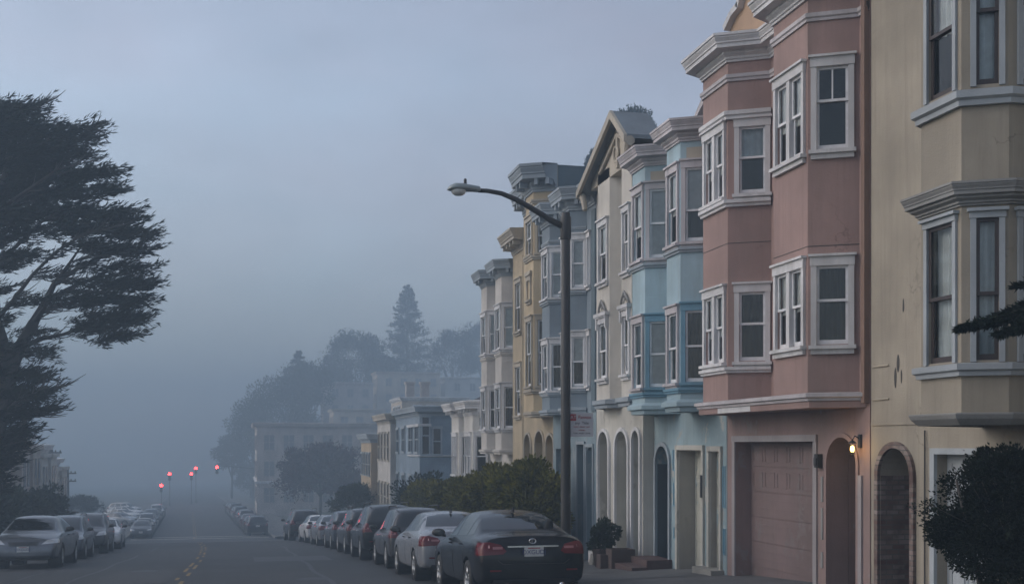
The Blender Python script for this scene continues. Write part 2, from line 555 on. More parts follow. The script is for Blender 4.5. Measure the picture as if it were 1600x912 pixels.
# ------------------------------------------------------------------ mesh builder
class MB:
    def __init__(s):
        s.v, s.f = [], []

    def add(s, vs, fs):
        o = len(s.v)
        s.v += [tuple(v) for v in vs]
        s.f += [tuple(i + o for i in f) for f in fs]

    def quad(s, a, b, c, d):
        s.add([a, b, c, d], [(0, 1, 2, 3)])

    def poly(s, pts):
        s.add(pts, [tuple(range(len(pts)))])

    def hexa(s, p):
        s.add(p, [(3, 2, 1, 0), (4, 5, 6, 7), (0, 1, 5, 4), (1, 2, 6, 5), (2, 3, 7, 6), (3, 0, 4, 7)])

    def box(s, x0, x1, y0, y1, z0, z1):
        s.hexa([(x0, y0, z0), (x1, y0, z0), (x1, y1, z0), (x0, y1, z0), (x0, y0, z1), (x1, y0, z1), (x1, y1, z1), (x0, y1, z1)])

    def fbox(s, fr, a0, a1, b0, b1, z0, z1):
        q = [fr(a0, b0, z0), fr(a1, b0, z0), fr(a1, b1, z0), fr(a0, b1, z0), fr(a0, b0, z1), fr(a1, b0, z1), fr(a1, b1, z1), fr(a0, b1, z1)]
        s.hexa(q)

    def tube(s, pts, rad, n=8, cap=True):
        pts = [Vector(p) for p in pts]
        if not isinstance(rad, (list, tuple)):
            rad = [rad] * len(pts)
        rings = []
        up = Vector((0.31, 0.2, 0.93))
        for i, p in enumerate(pts):
            t = (pts[min(i + 1, len(pts) - 1)] - pts[max(i - 1, 0)]).normalized()
            a = t.cross(up)
            if a.length < 1e-3:
                a = t.cross(Vector((1, 0, 0)))
            a.normalize()
            b = t.cross(a)
            rings.append([p + (a * math.cos(2 * math.pi * k / n) + b * math.sin(2 * math.pi * k / n)) * rad[i] for k in range(n)])
        o = len(s.v)
        for r in rings:
            s.v += [tuple(q) for q in r]
        for i in range(len(rings) - 1):
            for k in range(n):
                k2 = (k + 1) % n
                s.f.append((o + i * n + k, o + i * n + k2, o + (i + 1) * n + k2, o + (i + 1) * n + k))
        if cap:
            s.f.append(tuple(o + k for k in range(n))[::-1])
            s.f.append(tuple(o + (len(rings) - 1) * n + k for k in range(n)))

    def lathe(s, prof_, n=24, axis='z', c=(0, 0, 0)):
        """prof_: (radius, height) pairs round an axis"""
        o = len(s.v)
        for r, h in prof_:
            for k in range(n):
                a = 2 * math.pi * k / n
                u, w = r * math.cos(a), r * math.sin(a)
                p = (u, w, h) if axis == 'z' else ((h, u, w) if axis == 'x' else (u, h, w))
                s.v.append((p[0] + c[0], p[1] + c[1], p[2] + c[2]))
        for i in range(len(prof_) - 1):
            for k in range(n):
                k2 = (k + 1) % n
                s.f.append((o + i * n + k, o + i * n + k2, o + (i + 1) * n + k2, o + (i + 1) * n + k))

    def sweep(s, path, prf):
        """closed profile of (out, z) pairs swept along a plan path; out is to the left of travel"""
        m = len(path)
        P = [Vector(p) for p in path]
        offs = []
        for i in range(m):
            d0 = (P[i] - P[i - 1]).normalized() if i > 0 else None
            d1 = (P[i + 1] - P[i]).normalized() if i < m - 1 else None
            d0 = d0 or d1
            d1 = d1 or d0
            n0, n1 = Vector((-d0.y, d0.x)), Vector((-d1.y, d1.x))
            b = n0 + n1
            offs.append(b / max(0.35, b.dot(n0)) if b.length > 1e-6 else n0)
        k = len(prf)
        o = len(s.v)
        for i in range(m):
            for (u, z) in prf:
                q = P[i] + offs[i] * u
                s.v.append((q.x, q.y, z))
        for i in range(m - 1):
            for j in range(k):
                j2 = (j + 1) % k
                s.f.append((o + i * k + j, o + (i + 1) * k + j, o + (i + 1) * k + j2, o + i * k + j2))
        s.f.append(tuple(o + j for j in range(k)))
        s.f.append(tuple(o + (m - 1) * k + j for j in range(k))[::-1])


def base_of(parent):
    v = Vector((0, 0, 0))
    while parent is not None:
        v += parent.location
        parent = parent.parent
    return v


def link(name, me, m, parent=None, local=False):
    me.materials.append(m)
    o = bpy.data.objects.new(name, me)
    COL.objects.link(o)
    if parent is not None:
        o.parent = parent
        if not local:
            b = base_of(parent)
            if b.length:
                me.transform(Matrix.Translation(-b))
    return o


def obj(name, mb, m, parent=None, smooth=False, local=False, fixn=True):
    me = bpy.data.meshes.new(name)
    me.from_pydata(mb.v, [], mb.f)
    if fixn:
        bm = bmesh.new()
        bm.from_mesh(me)
        bmesh.ops.recalc_face_normals(bm, faces=bm.faces)
        bm.to_mesh(me)
        bm.free()
    if smooth:
        me.polygons.foreach_set('use_smooth', [True] * len(me.polygons))
    me.update()
    return link(name, me, m, parent, local)


def tag(o, label=None, cat=None, group=None, kind=None):
    if label:
        o['label'] = label
    if cat:
        o['category'] = cat
    if group:
        o['group'] = group
    if kind:
        o['kind'] = kind
    return o


def thing(name, label, cat, loc=(0, 0, 0), group=None):
    o = bpy.data.objects.new(name, None)
    COL.objects.link(o)
    o.empty_display_size = 0.3
    o.location = loc
    return tag(o, label, cat, group)


class Fr:
    """face frame: along (a), out (b), z"""
    def __init__(s, p0, p1):
        s.o = Vector(p0)
        d = Vector(p1) - s.o
        s.len = d.length
        s.u = d.normalized()
        s.n = Vector((-s.u.y, s.u.x))

    def __call__(s, a, b, z):
        q = s.o + s.u * a + s.n * b
        return (q.x, q.y, z)


def panel(mb, fr, a0, a1, z0, z1, holes=(), depth=0.14):
    """wall face with rectangular or arched openings (a0,a1,z0,z1,rise) and their reveals"""
    hs_ = [h if len(h) == 5 else (*h, 0) for h in holes]
    A = sorted({a0, a1, *[h[0] for h in hs_], *[h[1] for h in hs_]})
    Z = sorted({z0, z1, *[h[2] for h in hs_], *[h[3] for h in hs_]})
    A = [a for a in A if a0 - 1e-6 <= a <= a1 + 1e-6]
    Z = [z for z in Z if z0 - 1e-6 <= z <= z1 + 1e-6]
    for i in range(len(A) - 1):
        for j in range(len(Z) - 1):
            ac, zc = (A[i] + A[i + 1]) / 2, (Z[j] + Z[j + 1]) / 2
            if any(h[0] < ac < h[1] and h[2] < zc < h[3] for h in hs_):
                continue
            mb.quad(fr(A[i], 0, Z[j]), fr(A[i + 1], 0, Z[j]), fr(A[i + 1], 0, Z[j + 1]), fr(A[i], 0, Z[j + 1]))
    for (h0, h1, y0, y1, rise) in hs_:
        ys = y1 - rise
        mb.quad(fr(h0, 0, y0), fr(h0, -depth, y0), fr(h0, -depth, ys), fr(h0, 0, ys))
        mb.quad(fr(h1, -depth, y0), fr(h1, 0, y0), fr(h1, 0, ys), fr(h1, -depth, ys))
        mb.quad(fr(h0, 0, y0), fr(h1, 0, y0), fr(h1, -depth, y0), fr(h0, -depth, y0))
        if rise <= 0:
            mb.quad(fr(h0, 0, y1), fr(h0, -depth, y1), fr(h1, -depth, y1), fr(h1, 0, y1))
        else:
            n = 14
            c, r = (h0 + h1) / 2, (h1 - h0) / 2
            arc = [(c - r * math.cos(math.pi * k / n), ys + rise * math.sin(math.pi * k / n)) for k in range(n + 1)]
            for k in range(n):
                (p, q), (p2, q2) = arc[k], arc[k + 1]
                mb.quad(fr(p, 0, q), fr(p, -depth, q), fr(p2, -depth, q2), fr(p2, 0, q2))
                cor = h0 if k < n // 2 else h1
                mb.poly([fr(cor, 0, y1), fr(p, 0, q), fr(p2, 0, q2)])
            mb.poly([fr(h0, 0, y1), fr(c, 0, y1), fr(c, 0, y1 - 1e-4)])


def arch_trim(mb, fr, h0, h1, z0, z1, rise, w=0.1, proud=0.04):
    """raised band following an arched opening"""
    n = 16
    c, r, ys = (h0 + h1) / 2, (h1 - h0) / 2, z1 - rise
    inn = [(h0, z0)] + [(c - r * math.cos(math.pi * k / n), ys + rise * math.sin(math.pi * k / n)) for k in range(n + 1)] + [(h1, z0)]
    out = [(h0 - w, z0)] + [(c - (r + w) * math.cos(math.pi * k / n), ys + (rise + w) * math.sin(math.pi * k / n)) for k in range(n + 1)] + [(h1 + w, z0)]
    for k in range(len(inn) - 1):
        a, b, c2, d = inn[k], inn[k + 1], out[k + 1], out[k]
        q = [fr(p[0], 0.002, p[1]) for p in (a, b, c2, d)] + [fr(p[0], proud, p[1]) for p in (a, b, c2, d)]
        mb.hexa(q)


def curtain_mesh(fr, a0, a1, b, z0, z1, amp=0.018):
    mb = MB()
    n = max(8, int((a1 - a0) / 0.022))
    ph = random.random() * 6
    top, bot = [], []
    for i in range(n + 1):
        a = a0 + (a1 - a0) * i / n
        d = amp * math.sin(i * 1.35 + ph) + 0.5 * amp * math.sin(i * 0.43 + ph * 2)
        top.append(fr(a, b + d * 0.6, z1))
        bot.append(fr(a, b + d, z0))
    for i in range(n):
        mb.quad(bot[i], bot[i + 1], top[i + 1], top[i])
    return mb


def window(root, fr, a0, a1, z0, z1, n=1, trim='trim', sash='sash_w', cov='none', cw=0.085, hood=0.0, muntin=False, meet=0.5, sill=True, head=0.14, proud=0.045):
    """double-hung window: casing (part) > sash, pane, curtain or shade (sub-parts); a0..z1 is the opening"""
    c = MB()
    c.fbox(fr, a0 - cw, a0, 0.0, proud, z0 - 0.02, z1)
    c.fbox(fr, a1, a1 + cw, 0.0, proud, z0 - 0.02, z1)
    c.fbox(fr, a0 - cw - 0.01, a1 + cw + 0.01, 0.0, proud + 0.012, z1, z1 + head)
    c.fbox(fr, a0 - cw - 0.035, a1 + cw + 0.035, 0.0, proud + 0.05, z1 + head, z1 + head + 0.035)
    if sill:
        c.fbox(fr, a0 - cw - 0.03, a1 + cw + 0.03, -0.02, proud + 0.06, z0 - 0.075, z0 - 0.02)
        c.fbox(fr, a0 - cw, a1 + cw, 0.0, proud + 0.01, z0 - 0.15, z0 - 0.075)
    if hood:
        c.fbox(fr, a0 - cw - 0.08, a1 + cw + 0.08, 0.0, hood, z1 + head + 0.035, z1 + head + 0.12)
        c.fbox(fr, a0 - cw - 0.02, a0 - 0.02, 0.0, hood * 0.75, z1 - 0.12, z1 + head + 0.035)
        c.fbox(fr, a1 + 0.02, a1 + cw + 0.02, 0.0, hood * 0.75, z1 - 0.12, z1 + head + 0.035)
    lights = []
    if n == 1:
        lights = [(a0, a1)]
    else:
        mid, mw = (a0 + a1) / 2, 0.055
        c.fbox(fr, mid - mw, mid + mw, -0.06, proud, z0 - 0.02, z1)
        lights = [(a0, mid - mw), (mid + mw, a1)]
    w = obj('window', c, M[trim], root)
    zm = z0 + (z1 - z0) * meet
    s_, g = MB(), MB()
    bw = 0.04
    for (l0, l1) in lights:
        for (q0, q1, bb) in ((zm - 0.02, z1, -0.002), (z0, zm + 0.02, -0.036)):
            s_.fbox(fr, l0, l0 + bw, bb - 0.035, bb, q0, q1)
            s_.fbox(fr, l1 - bw, l1, bb - 0.035, bb, q0, q1)
            s_.fbox(fr, l0 + bw, l1 - bw, bb - 0.035, bb, q1 - bw, q1)
            s_.fbox(fr, l0 + bw, l1 - bw, bb - 0.035, bb, q0, q0 + bw * (1.7 if q0 == z0 else 1.0))
            g.quad(fr(l0 + bw, bb - 0.018, q1), fr(l1 - bw, bb - 0.018, q1), fr(l1 - bw, bb - 0.018, q0), fr(l0 + bw, bb - 0.018, q0))
        if muntin:
            m2 = (l0 + l1) / 2
            s_.fbox(fr, m2 - 0.012, m2 + 0.012, -0.030, -0.008, zm + 0.02, z1 - bw)
    obj('sash', s_, M[sash], w)
    obj('pane', g, M['glass'], w, fixn=False)
    if cov in ('shade', 'shade_full', 'shade_dim'):
        k = MB()
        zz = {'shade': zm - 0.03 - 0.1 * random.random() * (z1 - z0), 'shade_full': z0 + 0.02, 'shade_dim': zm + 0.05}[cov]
        for (l0, l1) in lights:
            k.fbox(fr, l0 + 0.01, l1 - 0.01, -0.078, -0.074, zz, z1)
            k.fbox(fr, l0 + 0.01, l1 - 0.01, -0.085, -0.073, zz - 0.02, zz)
        obj('roller_shade', k, M['shade'], w)
    elif cov in ('curtain', 'curtain_top', 'curtain_dim'):
        for (l0, l1) in lights:
            zz = z0 if cov != 'curtain_top' else zm
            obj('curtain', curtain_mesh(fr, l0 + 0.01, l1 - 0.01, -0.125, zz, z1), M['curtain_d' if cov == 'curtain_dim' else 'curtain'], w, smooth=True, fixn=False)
    return w


def cornice(root, path, z, h, out, m, brackets=0, name='cornice'):
    """stepped crown moulding, height h above z, overhang out"""
    mb = MB()
    mb.sweep(path, [(0.003, z), (0.035, z), (0.035, z + 0.09 * h), (0.06, z + 0.11 * h), (0.06, z + 0.20 * h), (0.11, z + 0.30 * h), (0.11, z + 0.40 * h),
                    (out * 0.78, z + 0.44 * h), (out * 0.78, z + 0.60 * h), (out * 0.84, z + 0.62 * h), (out * 0.84, z + 0.68 * h), (out * 0.94, z + 0.82 * h), (out * 0.94, z + 0.87 * h),
                    (out, z + 0.89 * h), (out, z + h), (0.003, z + h + 0.03)])
    if brackets:
        for i in range(len(path) - 1):
            fr = Fr(path[i], path[i + 1])
            k = max(1, int(fr.len / brackets))
            for j in range(k):
                a = fr.len * (j + 0.5) / k
                mb.fbox(fr, a - 0.05, a + 0.05, 0.12, out * 0.72, z + 0.20 * h, z + 0.455 * h)
    return obj(name, mb, M[m], root)


def bandm(root, path, z, h, out, m, name):
    mb = MB()
    mb.sweep(path, [(0.003, z), (out * 0.55, z), (out * 0.6, z + 0.35 * h), (out, z + 0.5 * h), (out, z + h), (0.003, z + h + out * 0.15)])
    return obj(name, mb, M[m], root)


def bay(root, path, z0, z1, wm, wins, trim='trim', sash='sash_w'):
    """projecting bay; wins: list of (face index, z0, z1, dict(options)); dict may hold margin m"""
    mb = MB()
    frs = [Fr(path[i], path[i + 1]) for i in range(len(path) - 1)]
    todo = []
    for i, fr in enumerate(frs):
        holes = []
        for (fi, h0, h1, op) in wins:
            if fi != i:
                continue
            op = dict(op)
            mg = op.pop('m', 0.16)
            mgl, mgr = mg if isinstance(mg, tuple) else (mg, mg)
            holes.append((mgl, fr.len - mgr, h0, h1))
            todo.append((fr, mgl, fr.len - mgr, h0, h1, op))
        panel(mb, fr, 0, fr.len, z0, z1, holes, 0.10)
    for z in (z0, z1):
        mb.poly([(p[0], p[1], z) for p in path])
    b = obj('bay', mb, M[wm], root)
    for (fr, a0, a1, h0, h1, op) in todo:
        op.setdefault('trim', trim)
        op.setdefault('sash', sash)
        window(root, fr, a0, a1, h0, h1, **op)
    return b


def shell(root, X0, s0, s1, zsplit, zb, zt, low, up, ghole=(), uhole=(), side=None, depth=9.0, gdepth=0.35, parapet=0.3):
    """hollow house body: front in two storeys with openings, sides, back, flat roof and a dark inner wall"""
    f = Fr((X0, s0), (X0, s1))
    g = MB()
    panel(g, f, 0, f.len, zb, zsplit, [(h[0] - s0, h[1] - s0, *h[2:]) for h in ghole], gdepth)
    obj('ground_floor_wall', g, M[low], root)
    u = MB()
    panel(u, f, 0, f.len, zsplit, zt, [(h[0] - s0, h[1] - s0, *h[2:]) for h in uhole], 0.12)
    X1 = X0 + depth
    for (a, b) in (((X1, s0), (X0, s0)), ((X0, s1), (X1, s1)), ((X1, s1), (X1, s0))):
        fr = Fr(a, b)
        if side and a[1] == b[1]:
            continue
        panel(u, fr, 0, fr.len, zb, zt)
    # parapet back
    obj('upper_wall', u, M[up], root)
    if side:
        w = MB()
        for (a, b) in (((X1, s0), (X0, s0)), ((X0, s1), (X1, s1))):
            fr = Fr(a, b)
            panel(w, fr, 0, fr.len, zb, zt)
        obj('side_wall', w, M[side], root)
    r = MB()
    r.box(X0 + 0.01, X1 - 0.01, s0 + 0.01, s1 - 0.01, zt - parapet - 0.1, zt - parapet)
    obj('roof', r, M['roof'], root)
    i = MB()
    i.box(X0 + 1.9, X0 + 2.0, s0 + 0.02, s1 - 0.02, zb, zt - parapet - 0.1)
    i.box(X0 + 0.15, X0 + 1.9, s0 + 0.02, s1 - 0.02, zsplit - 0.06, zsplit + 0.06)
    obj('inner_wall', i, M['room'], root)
    return f


def fill_door(root, fr, a0, a1, z0, z1, b, m='door_d', cols=2, rows=3, name='door', knob=True):
    """panelled door leaf set back at b"""
    d = MB()
    d.fbox(fr, a0, a1, b - 0.06, b, z0, z1)
    w, h = (a1 - a0), (z1 - z0)
    st = 0.09 if w > 0.5 else 0.06
    cw_, ch = (w - st * (cols + 1)) / cols, (h - st * (rows + 1)) / rows
    for i in range(cols):
        for j in range(rows):
            p0, q0 = a0 + st + i * (cw_ + st), z0 + st + j * (ch + st)
            d.fbox(fr, p0, p0 + cw_, b, b + 0.012, q0, q0 + 0.03)
            d.fbox(fr, p0, p0 + cw_, b, b + 0.012, q0 + ch - 0.03, q0 + ch)
            d.fbox(fr, p0, p0 + 0.03, b, b + 0.012, q0 + 0.03, q0 + ch - 0.03)
            d.fbox(fr, p0 + cw_ - 0.03, p0 + cw_, b, b + 0.012, q0 + 0.03, q0 + ch - 0.03)
            d.fbox(fr, p0 + 0.07, p0 + cw_ - 0.07, b, b + 0.016, q0 + 0.07, q0 + ch - 0.07)
    o = obj(name, d, M[m], root)
    if knob:
        k = MB()
        q = fr(a0 + 0.1, b + 0.04, z0 + h * 0.45)
        k.lathe([(0.0, -0.03), (0.03, -0.02), (0.035, 0.0), (0.03, 0.02), (0.0, 0.03)], 10, 'x', q)
        obj('handle', k, M['chrome'], o, smooth=True)
    return o


def ground_z(s):
    return prof(s) - 0.8


def bump_front(X0, s0, s1, bays):
    """plan path of the whole front following its bays"""
    p = [(X0, s0)]
    for b in bays:
        p += list(b)
    p.append((X0, s1))
    q = [p[0]]
    for a in p[1:]:
        if (Vector(a) - Vector(q[-1])).length > 0.03:
            q.append(a)
    return q


def terrain(x, s):
    z = prof(s) - 0.06
    x = x - cx(s) * 0.8
    if x > 12:
        t = min(1, (x - 12) / 30)
        q = min(1, max(0, (s - 84) / 80))
        z += 13.0 * t * t * (3 - 2 * t) * q * q * (3 - 2 * q)
    if x < -14:
        z -= 0.02 * (-14 - x)
    return z


# ================================================================== GROUND
def build_ground():
    mb = MB()
    xs = [-155, -60, -30, -16, -12, -9, -6, -3, 0, 3, 6, 9, 12, 16, 22, 30, 45, 70, 155]
    ss = list(np.arange(-40, 60, 6.0)) + list(np.arange(60, 112, 3.0)) + list(np.arange(112, 700, 14.0)) + [705]
    for s in ss:
        for x in xs:
            xw = x + cx(s) * 0.8
            mb.v.append((xw, float(s), terrain(xw, s)))
    n = len(xs)
    for i in range(len(ss) - 1):
        for j in range(n - 1):
            mb.f.append((i * n + j, i * n + j + 1, (i + 1) * n + j + 1, (i + 1) * n + j))
    tag(obj('ground', mb, M['ground'], smooth=True), kind='structure')

    ss = list(np.arange(-38, 58, 3.0)) + list(np.arange(58, 112, 1.5)) + list(np.arange(112, 700, 6.0))

    def strip(name, m, f0, f1, ss_, nx=4, kind='structure'):
        b = MB()
        for s in ss_:
            (x0, z0), (x1, z1) = f0(s), f1(s)
            for k in range(nx + 1):
                t = k / nx
                b.v.append((x0 + (x1 - x0) * t, float(s), z0 + (z1 - z0) * t))
        for i in range(len(ss_) - 1):
            for k in range(nx):
                q = i * (nx + 1) + k
                b.f.append((q, q + 1, q + nx + 2, q + nx + 1))
        return tag(obj(name, b, m, smooth=True), kind=kind)

    strip('road', M['asphalt'], lambda s: (cx(s) - hw(s), prof(s) - 0.02), lambda s: (cx(s) + hw(s), prof(s)), ss, 6)
    # cross street dropping away both sides beyond the brow
    b = MB()
    b.add([(-60, 84.6, prof(84.6) - 0.010), (60, 84.6, prof(84.6) - 0.010), (60, 96.4, prof(96.4) - 0.010), (-60, 96.4, prof(96.4) - 0.010)], [(0, 1, 2, 3)])
    tag(obj('cross_street', b, M['asphalt']), kind='structure')
    for side in (1, -1):
        for (a, c) in ((-38, 84), (97, 300)):
            s2 = [s for s in ss if a <= s <= c]
            e = lambda s: cx(s) + side * hw(s)
            def kerb_sheet():
                k = MB()
                for s in s2:
                    x = e(s)
                    z = prof(s)
                    for (dx, dz) in ((0, -0.1), (0.0, 0.12), (0.02, 0.14), (0.16, 0.145), (0.16, -0.1)):
                        k.v.append((x + side * dx, float(s), z + dz))
                for i in range(len(s2) - 1):
                    for j in range(4):
                        q = i * 5 + j
                        k.f.append((q, q + 1, q + 6, q + 5))
                tag(obj('kerb', k, M['kerb']), kind='structure')
            kerb_sheet()
            wd = 3.35 if side > 0 else 3.4
            strip('pavement', M['walk'], lambda s: (e(s) + side * 0.165, prof(s) + 0.143), lambda s: (e(s) + side * (0.165 + wd), prof(s) + 0.14 + 0.03 * wd), s2, 3)
    # driveway aprons to the two garages
    for (s0, s1) in ((16.85, 20.2), (20.75, 22.8)):
        d = MB()
        for s in (s0, s1):
            for x in (6.02, 7.0, 8.0, 9.30):
                d.v.append((x, s, walk_z(x, s) + 0.006))
        for k in range(3):
            d.f.append((k, k + 1, k + 5, k + 4))
        tag(obj('driveway', d, M['apron']), kind='structure')
    # yellow centre marking, two worn broken lines
    for dx in (-0.085, 0.085):
        mb = MB()
        s = 4.0
        while s < 170:
            ln = 0.9 + random.random() * 2.0
            gap = 0.8 + random.random() * 2.6
            seg = np.linspace(s, s + ln, 4)
            for i in range(3):
                a, b2 = float(seg[i]), float(seg[i + 1])
                xa, xb = cx(a) - 0.42 + dx, cx(b2) - 0.42 + dx
                mb.quad((xa - 0.045, a, prof(a) - 0.006), (xa + 0.045, a, prof(a) - 0.006), (xb + 0.045, b2, prof(b2) - 0.006), (xb - 0.045, b2, prof(b2) - 0.006))
            s += ln + gap
        tag(obj('centre_line', mb, M['yline']), kind='structure')
    # crosswalk bars at the brow and far side
    for (s0, wdt) in ((68.5, 0.35), (71.2, 0.35), (98.5, 0.5), (101.5, 0.5), (199, 0.5)):
        mb = MB()
        a = cx(s0) - hw(s0) + 0.4
        b2 = cx(s0) + hw(s0) - 0.4
        for k in range(6):
            xa, xb = a + (b2 - a) * k / 6, a + (b2 - a) * (k + 1) / 6
            za = lambda x, s: prof(s) - 0.02 + 0.02 * (x - (cx(s) - hw(s))) / (2 * hw(s)) + 0.012
            mb.quad((xa, s0, za(xa, s0)), (xb, s0, za(xb, s0)), (xb, s0 + wdt, za(xb, s0 + wdt)), (xa, s0 + wdt, za(xa, s0 + wdt)))
        tag(obj('crosswalk_line', mb, M['wline']), kind='structure')
    def zr(x, q):
        return prof(q) - 0.02 + 0.02 * (x - (cx(q) - hw(q))) / (2 * hw(q)) + 0.004
    for (xo, a, b2, w0) in ((-3.9, 4, 60, .05), (1.9, 6, 58, .06), (-5.3, 10, 50, .04)):
        mb = MB()
        qs = list(np.arange(a, b2, 2.0))
        for qa, qb in zip(qs[:-1], qs[1:]):
            da, db = .06 * math.sin(qa * .7 + xo), .06 * math.sin(qb * .7 + xo)
            qa, qb = float(qa), float(qb)
            mb.quad((xo + da - w0, qa, zr(xo, qa)), (xo + da + w0, qa, zr(xo, qa)), (xo + db + w0, qb, zr(xo, qb)), (xo + db - w0, qb, zr(xo, qb)))
        tag(obj('tar_seam', mb, M['tar']), kind='structure')
    for (x0, x1, a, b2, mt) in ((-3.4, -1.7, 27, 34, 'asphalt_pale'), (0.4, 2.9, 38, 42, 'tar'), (-5.0, -2.2, 47, 52, 'asphalt_pale'), (1.0, 2.6, 21, 24.5, 'asphalt_pale')):
        mb = MB()
        mb.quad((x0, a, zr(x0, a) + .001), (x1, a, zr(x1, a) + .001), (x1, b2, zr(x1, b2) + .001), (x0, b2, zr(x0, b2) + .001))
        tag(obj('road_patch', mb, M[mt]), kind='structure')
    # utility covers in the carriageway
    for (x, s) in ((-2.6, 33), (1.6, 27)):
        mb = MB()
        mb.lathe([(0.0, 0.0), (0.34, 0.0), (0.36, -0.01)], 24, 'z', (x, s, prof(s) + 0.004))
        tag(obj('manhole_cover', mb, M['iron']), 'round iron manhole cover in the carriageway ' + ('left of' if x < -1 else 'right of') + ' the yellow line', 'manhole cover')


build_ground()


# ================================================================== HOUSES, RIGHT SIDE
def cream_house():
    h = thing('cream_house', 'cream stucco house with dark sash windows, a bay and a brick arched doorway', 'house', (9.0, 11.3, -1.9), 'attached houses up the right side of the street')
    X0, s0, s1 = 9.0, 7.0, 15.27
    arch = (14.2, 15.02, -2.4, -0.04, 0.40)
    f = shell(h, X0, s0, s1, 0.30, -3.2, 8.6, 'cream', 'cream',
              ghole=[arch, (12.6, 13.62, -2.2, -0.12, 0)], uhole=[(10.99, 12.55, 0.45, 8.0, 0)], gdepth=0.9)
    path = [(9.0, 10.95), (8.12, 10.96), (7.70, 11.20), (7.70, 11.97), (9.0, 12.65)]
    op = dict(cw=0.06, cov='curtain', head=0.07, sill=False, proud=0.03, meet=0.5)
    bay(h, path, 0.28, 8.5, 'cream', [
        (2, 0.93, 2.48, dict(op, m=(0.13, 0.15), meet=0.47)), (1, 0.93, 2.48, dict(op, m=(0.10, 0.15), meet=0.47)), (0, 0.93, 2.48, dict(op, m=0.16)),
        (2, 3.94, 5.75, dict(op, m=(0.13, 0.15), cov='curtain_top', meet=0.40)), (1, 3.94, 5.75, dict(op, m=(0.10, 0.15), meet=0.45)), (0, 3.94, 5.75, dict(op, m=0.16)),
        (2, 6.9, 8.1, dict(op, m=(0.13, 0.15))), (1, 6.9, 8.1, dict(op, m=(0.10, 0.15)))], trim='trim_cream', sash='sash_d')
    cornice(h, path, 2.62, 0.24, 0.20, 'trim_grey', name='bay_cornice')
    bandm(h, path, 0.76, 0.13, 0.09, 'trim_cream', 'bay_sill')
    bandm(h, path, 3.71, 0.16, 0.10, 'trim_cream', 'bay_sill')
    cornice(h, path, 5.95, 0.24, 0.20, 'trim_grey', name='bay_cornice')
    mb = MB()
    mb.sweep(path, [(-0.02, 0.22), (0.03, 0.22), (0.10, 0.29), (0.12, 0.335), (0.12, 0.35), (-0.02, 0.36)])
    obj('bay_base', mb, M['trim_grey'], h)
    mb = MB()
    mb.fbox(f, 12.70 - s0, 15.25 - s0, 0.0, 0.02, 0.285, 0.325)
    obj('belt_course', mb, M['cream'], h)
    # brick surround of the arched doorway
    mb = MB()
    fr = Fr((8.955, 13.98), (8.955, 15.26))
    panel(mb, fr, 0, 1.28, -3.0, 0.02, [(0.22, 1.04, -2.4, -0.04, 0.40)], 0.60)
    mb.quad(fr(0, 0, -3), fr(0, -0.05, -3), fr(0, -0.05, -0.30), fr(0, 0, -0.30))
    # keep only a rounded band round the arch: cut back the square shoulders
    v2, f2 = [], []
    arc = MB()
    arch_trim(arc, Fr((9.0, 13.98), (9.0, 15.26)), 0.22, 1.04, -2.9, -0.04, 0.40, 0.09, 0.05)
    inner = MB()
    panel(inner, Fr((9.0, 14.2), (9.0, 15.02)), 0, 0.82, -2.4, -0.04, [(0.0, 0.82, -2.4, -0.04, 0.40)], 0.75)
    arc.v, arc.f = arc.v, arc.f
    a = obj('brick_arch', arc, M['brick'], h)
    inn = MB()
    fi = Fr((9.0, 14.2), (9.0, 15.02))
    inn.fbox(fi, 0.81, 0.83, -0.9, -0.003, -2.4, -0.44)
    inn.fbox(fi, -0.01, 0.01, -0.9, -0.003, -2.4, -0.44)
    obj('brick_jamb', inn, M['brick'], h)
    bk = MB()
    bk.fbox(fi, -0.3, 1.2, -0.95, -0.9, -2.6, 0.1)
    obj('porch_wall', bk, M['brick'], h)
    fill_door(h, fi, 0.04, 0.40, -2.35, -0.45, -0.84, 'door_d', 1, 3)
    # white framed side door behind the shrub
    w = MB()
    w.fbox(f, 12.52 - s0, 12.6 - s0, 0, 0.05, -2.4, -0.04)
    w.fbox(f, 13.62 - s0, 13.72 - s0, 0, 0.05, -2.4, -0.04)
    w.fbox(f, 12.6 - s0, 13.62 - s0, 0, 0.05, -0.12, -0.04)
    obj('door_frame', w, M['trim_cream'], h)
    fill_door(h, f, 12.6 - s0, 13.62 - s0, -2.3, -0.12, -0.15, 'trim_cream', 2, 3, name='side_door')
    # thin pipes and the old bracket scars on the wall
    p = MB()
    p.tube([(8.97, 13.86, -2.8), (8.97, 13.86, 0.2)], 0.012, 6)
    p.tube([(8.97, 12.86, 0.4), (8.97, 12.86, 5.6)], 0.02, 6)
    obj('pipe', p, M['iron'], h)
    for (s, z0, z1, w_) in ((14.55, 1.02, 1.28, 0.035), (14.62, 0.80, 1.10, 0.030), (14.47, 0.86, 1.06, 0.02), (14.42, 1.85, 2.05, 0.022)):
        q = MB()
        n = 9
        pts = [fr2 for fr2 in [(s + w_ * math.cos(2 * math.pi * k / n) * (0.7 + 0.5 * random.random()), (z0 + z1) / 2 + (z1 - z0) / 2 * math.sin(2 * math.pi * k / n)) for k in range(n)]]
        q.poly([(8.996, a_, b_) for a_, b_ in pts])
        q.poly([(8.999, a_, b_) for a_, b_ in pts])
        obj('wall_scar', q, M['scar'], h)
    for z in (1.14, 0.66):
        q = MB()
        q.tube([(8.985, 15.2, z), (8.985, 14.78, z)], 0.012, 5)
        obj('wire_bracket', q, M['trim_tan'], h)
    cornice(h, [(9.0, s0), (9.0, s1)], 8.2, 0.45, 0.35, 'trim_grey')


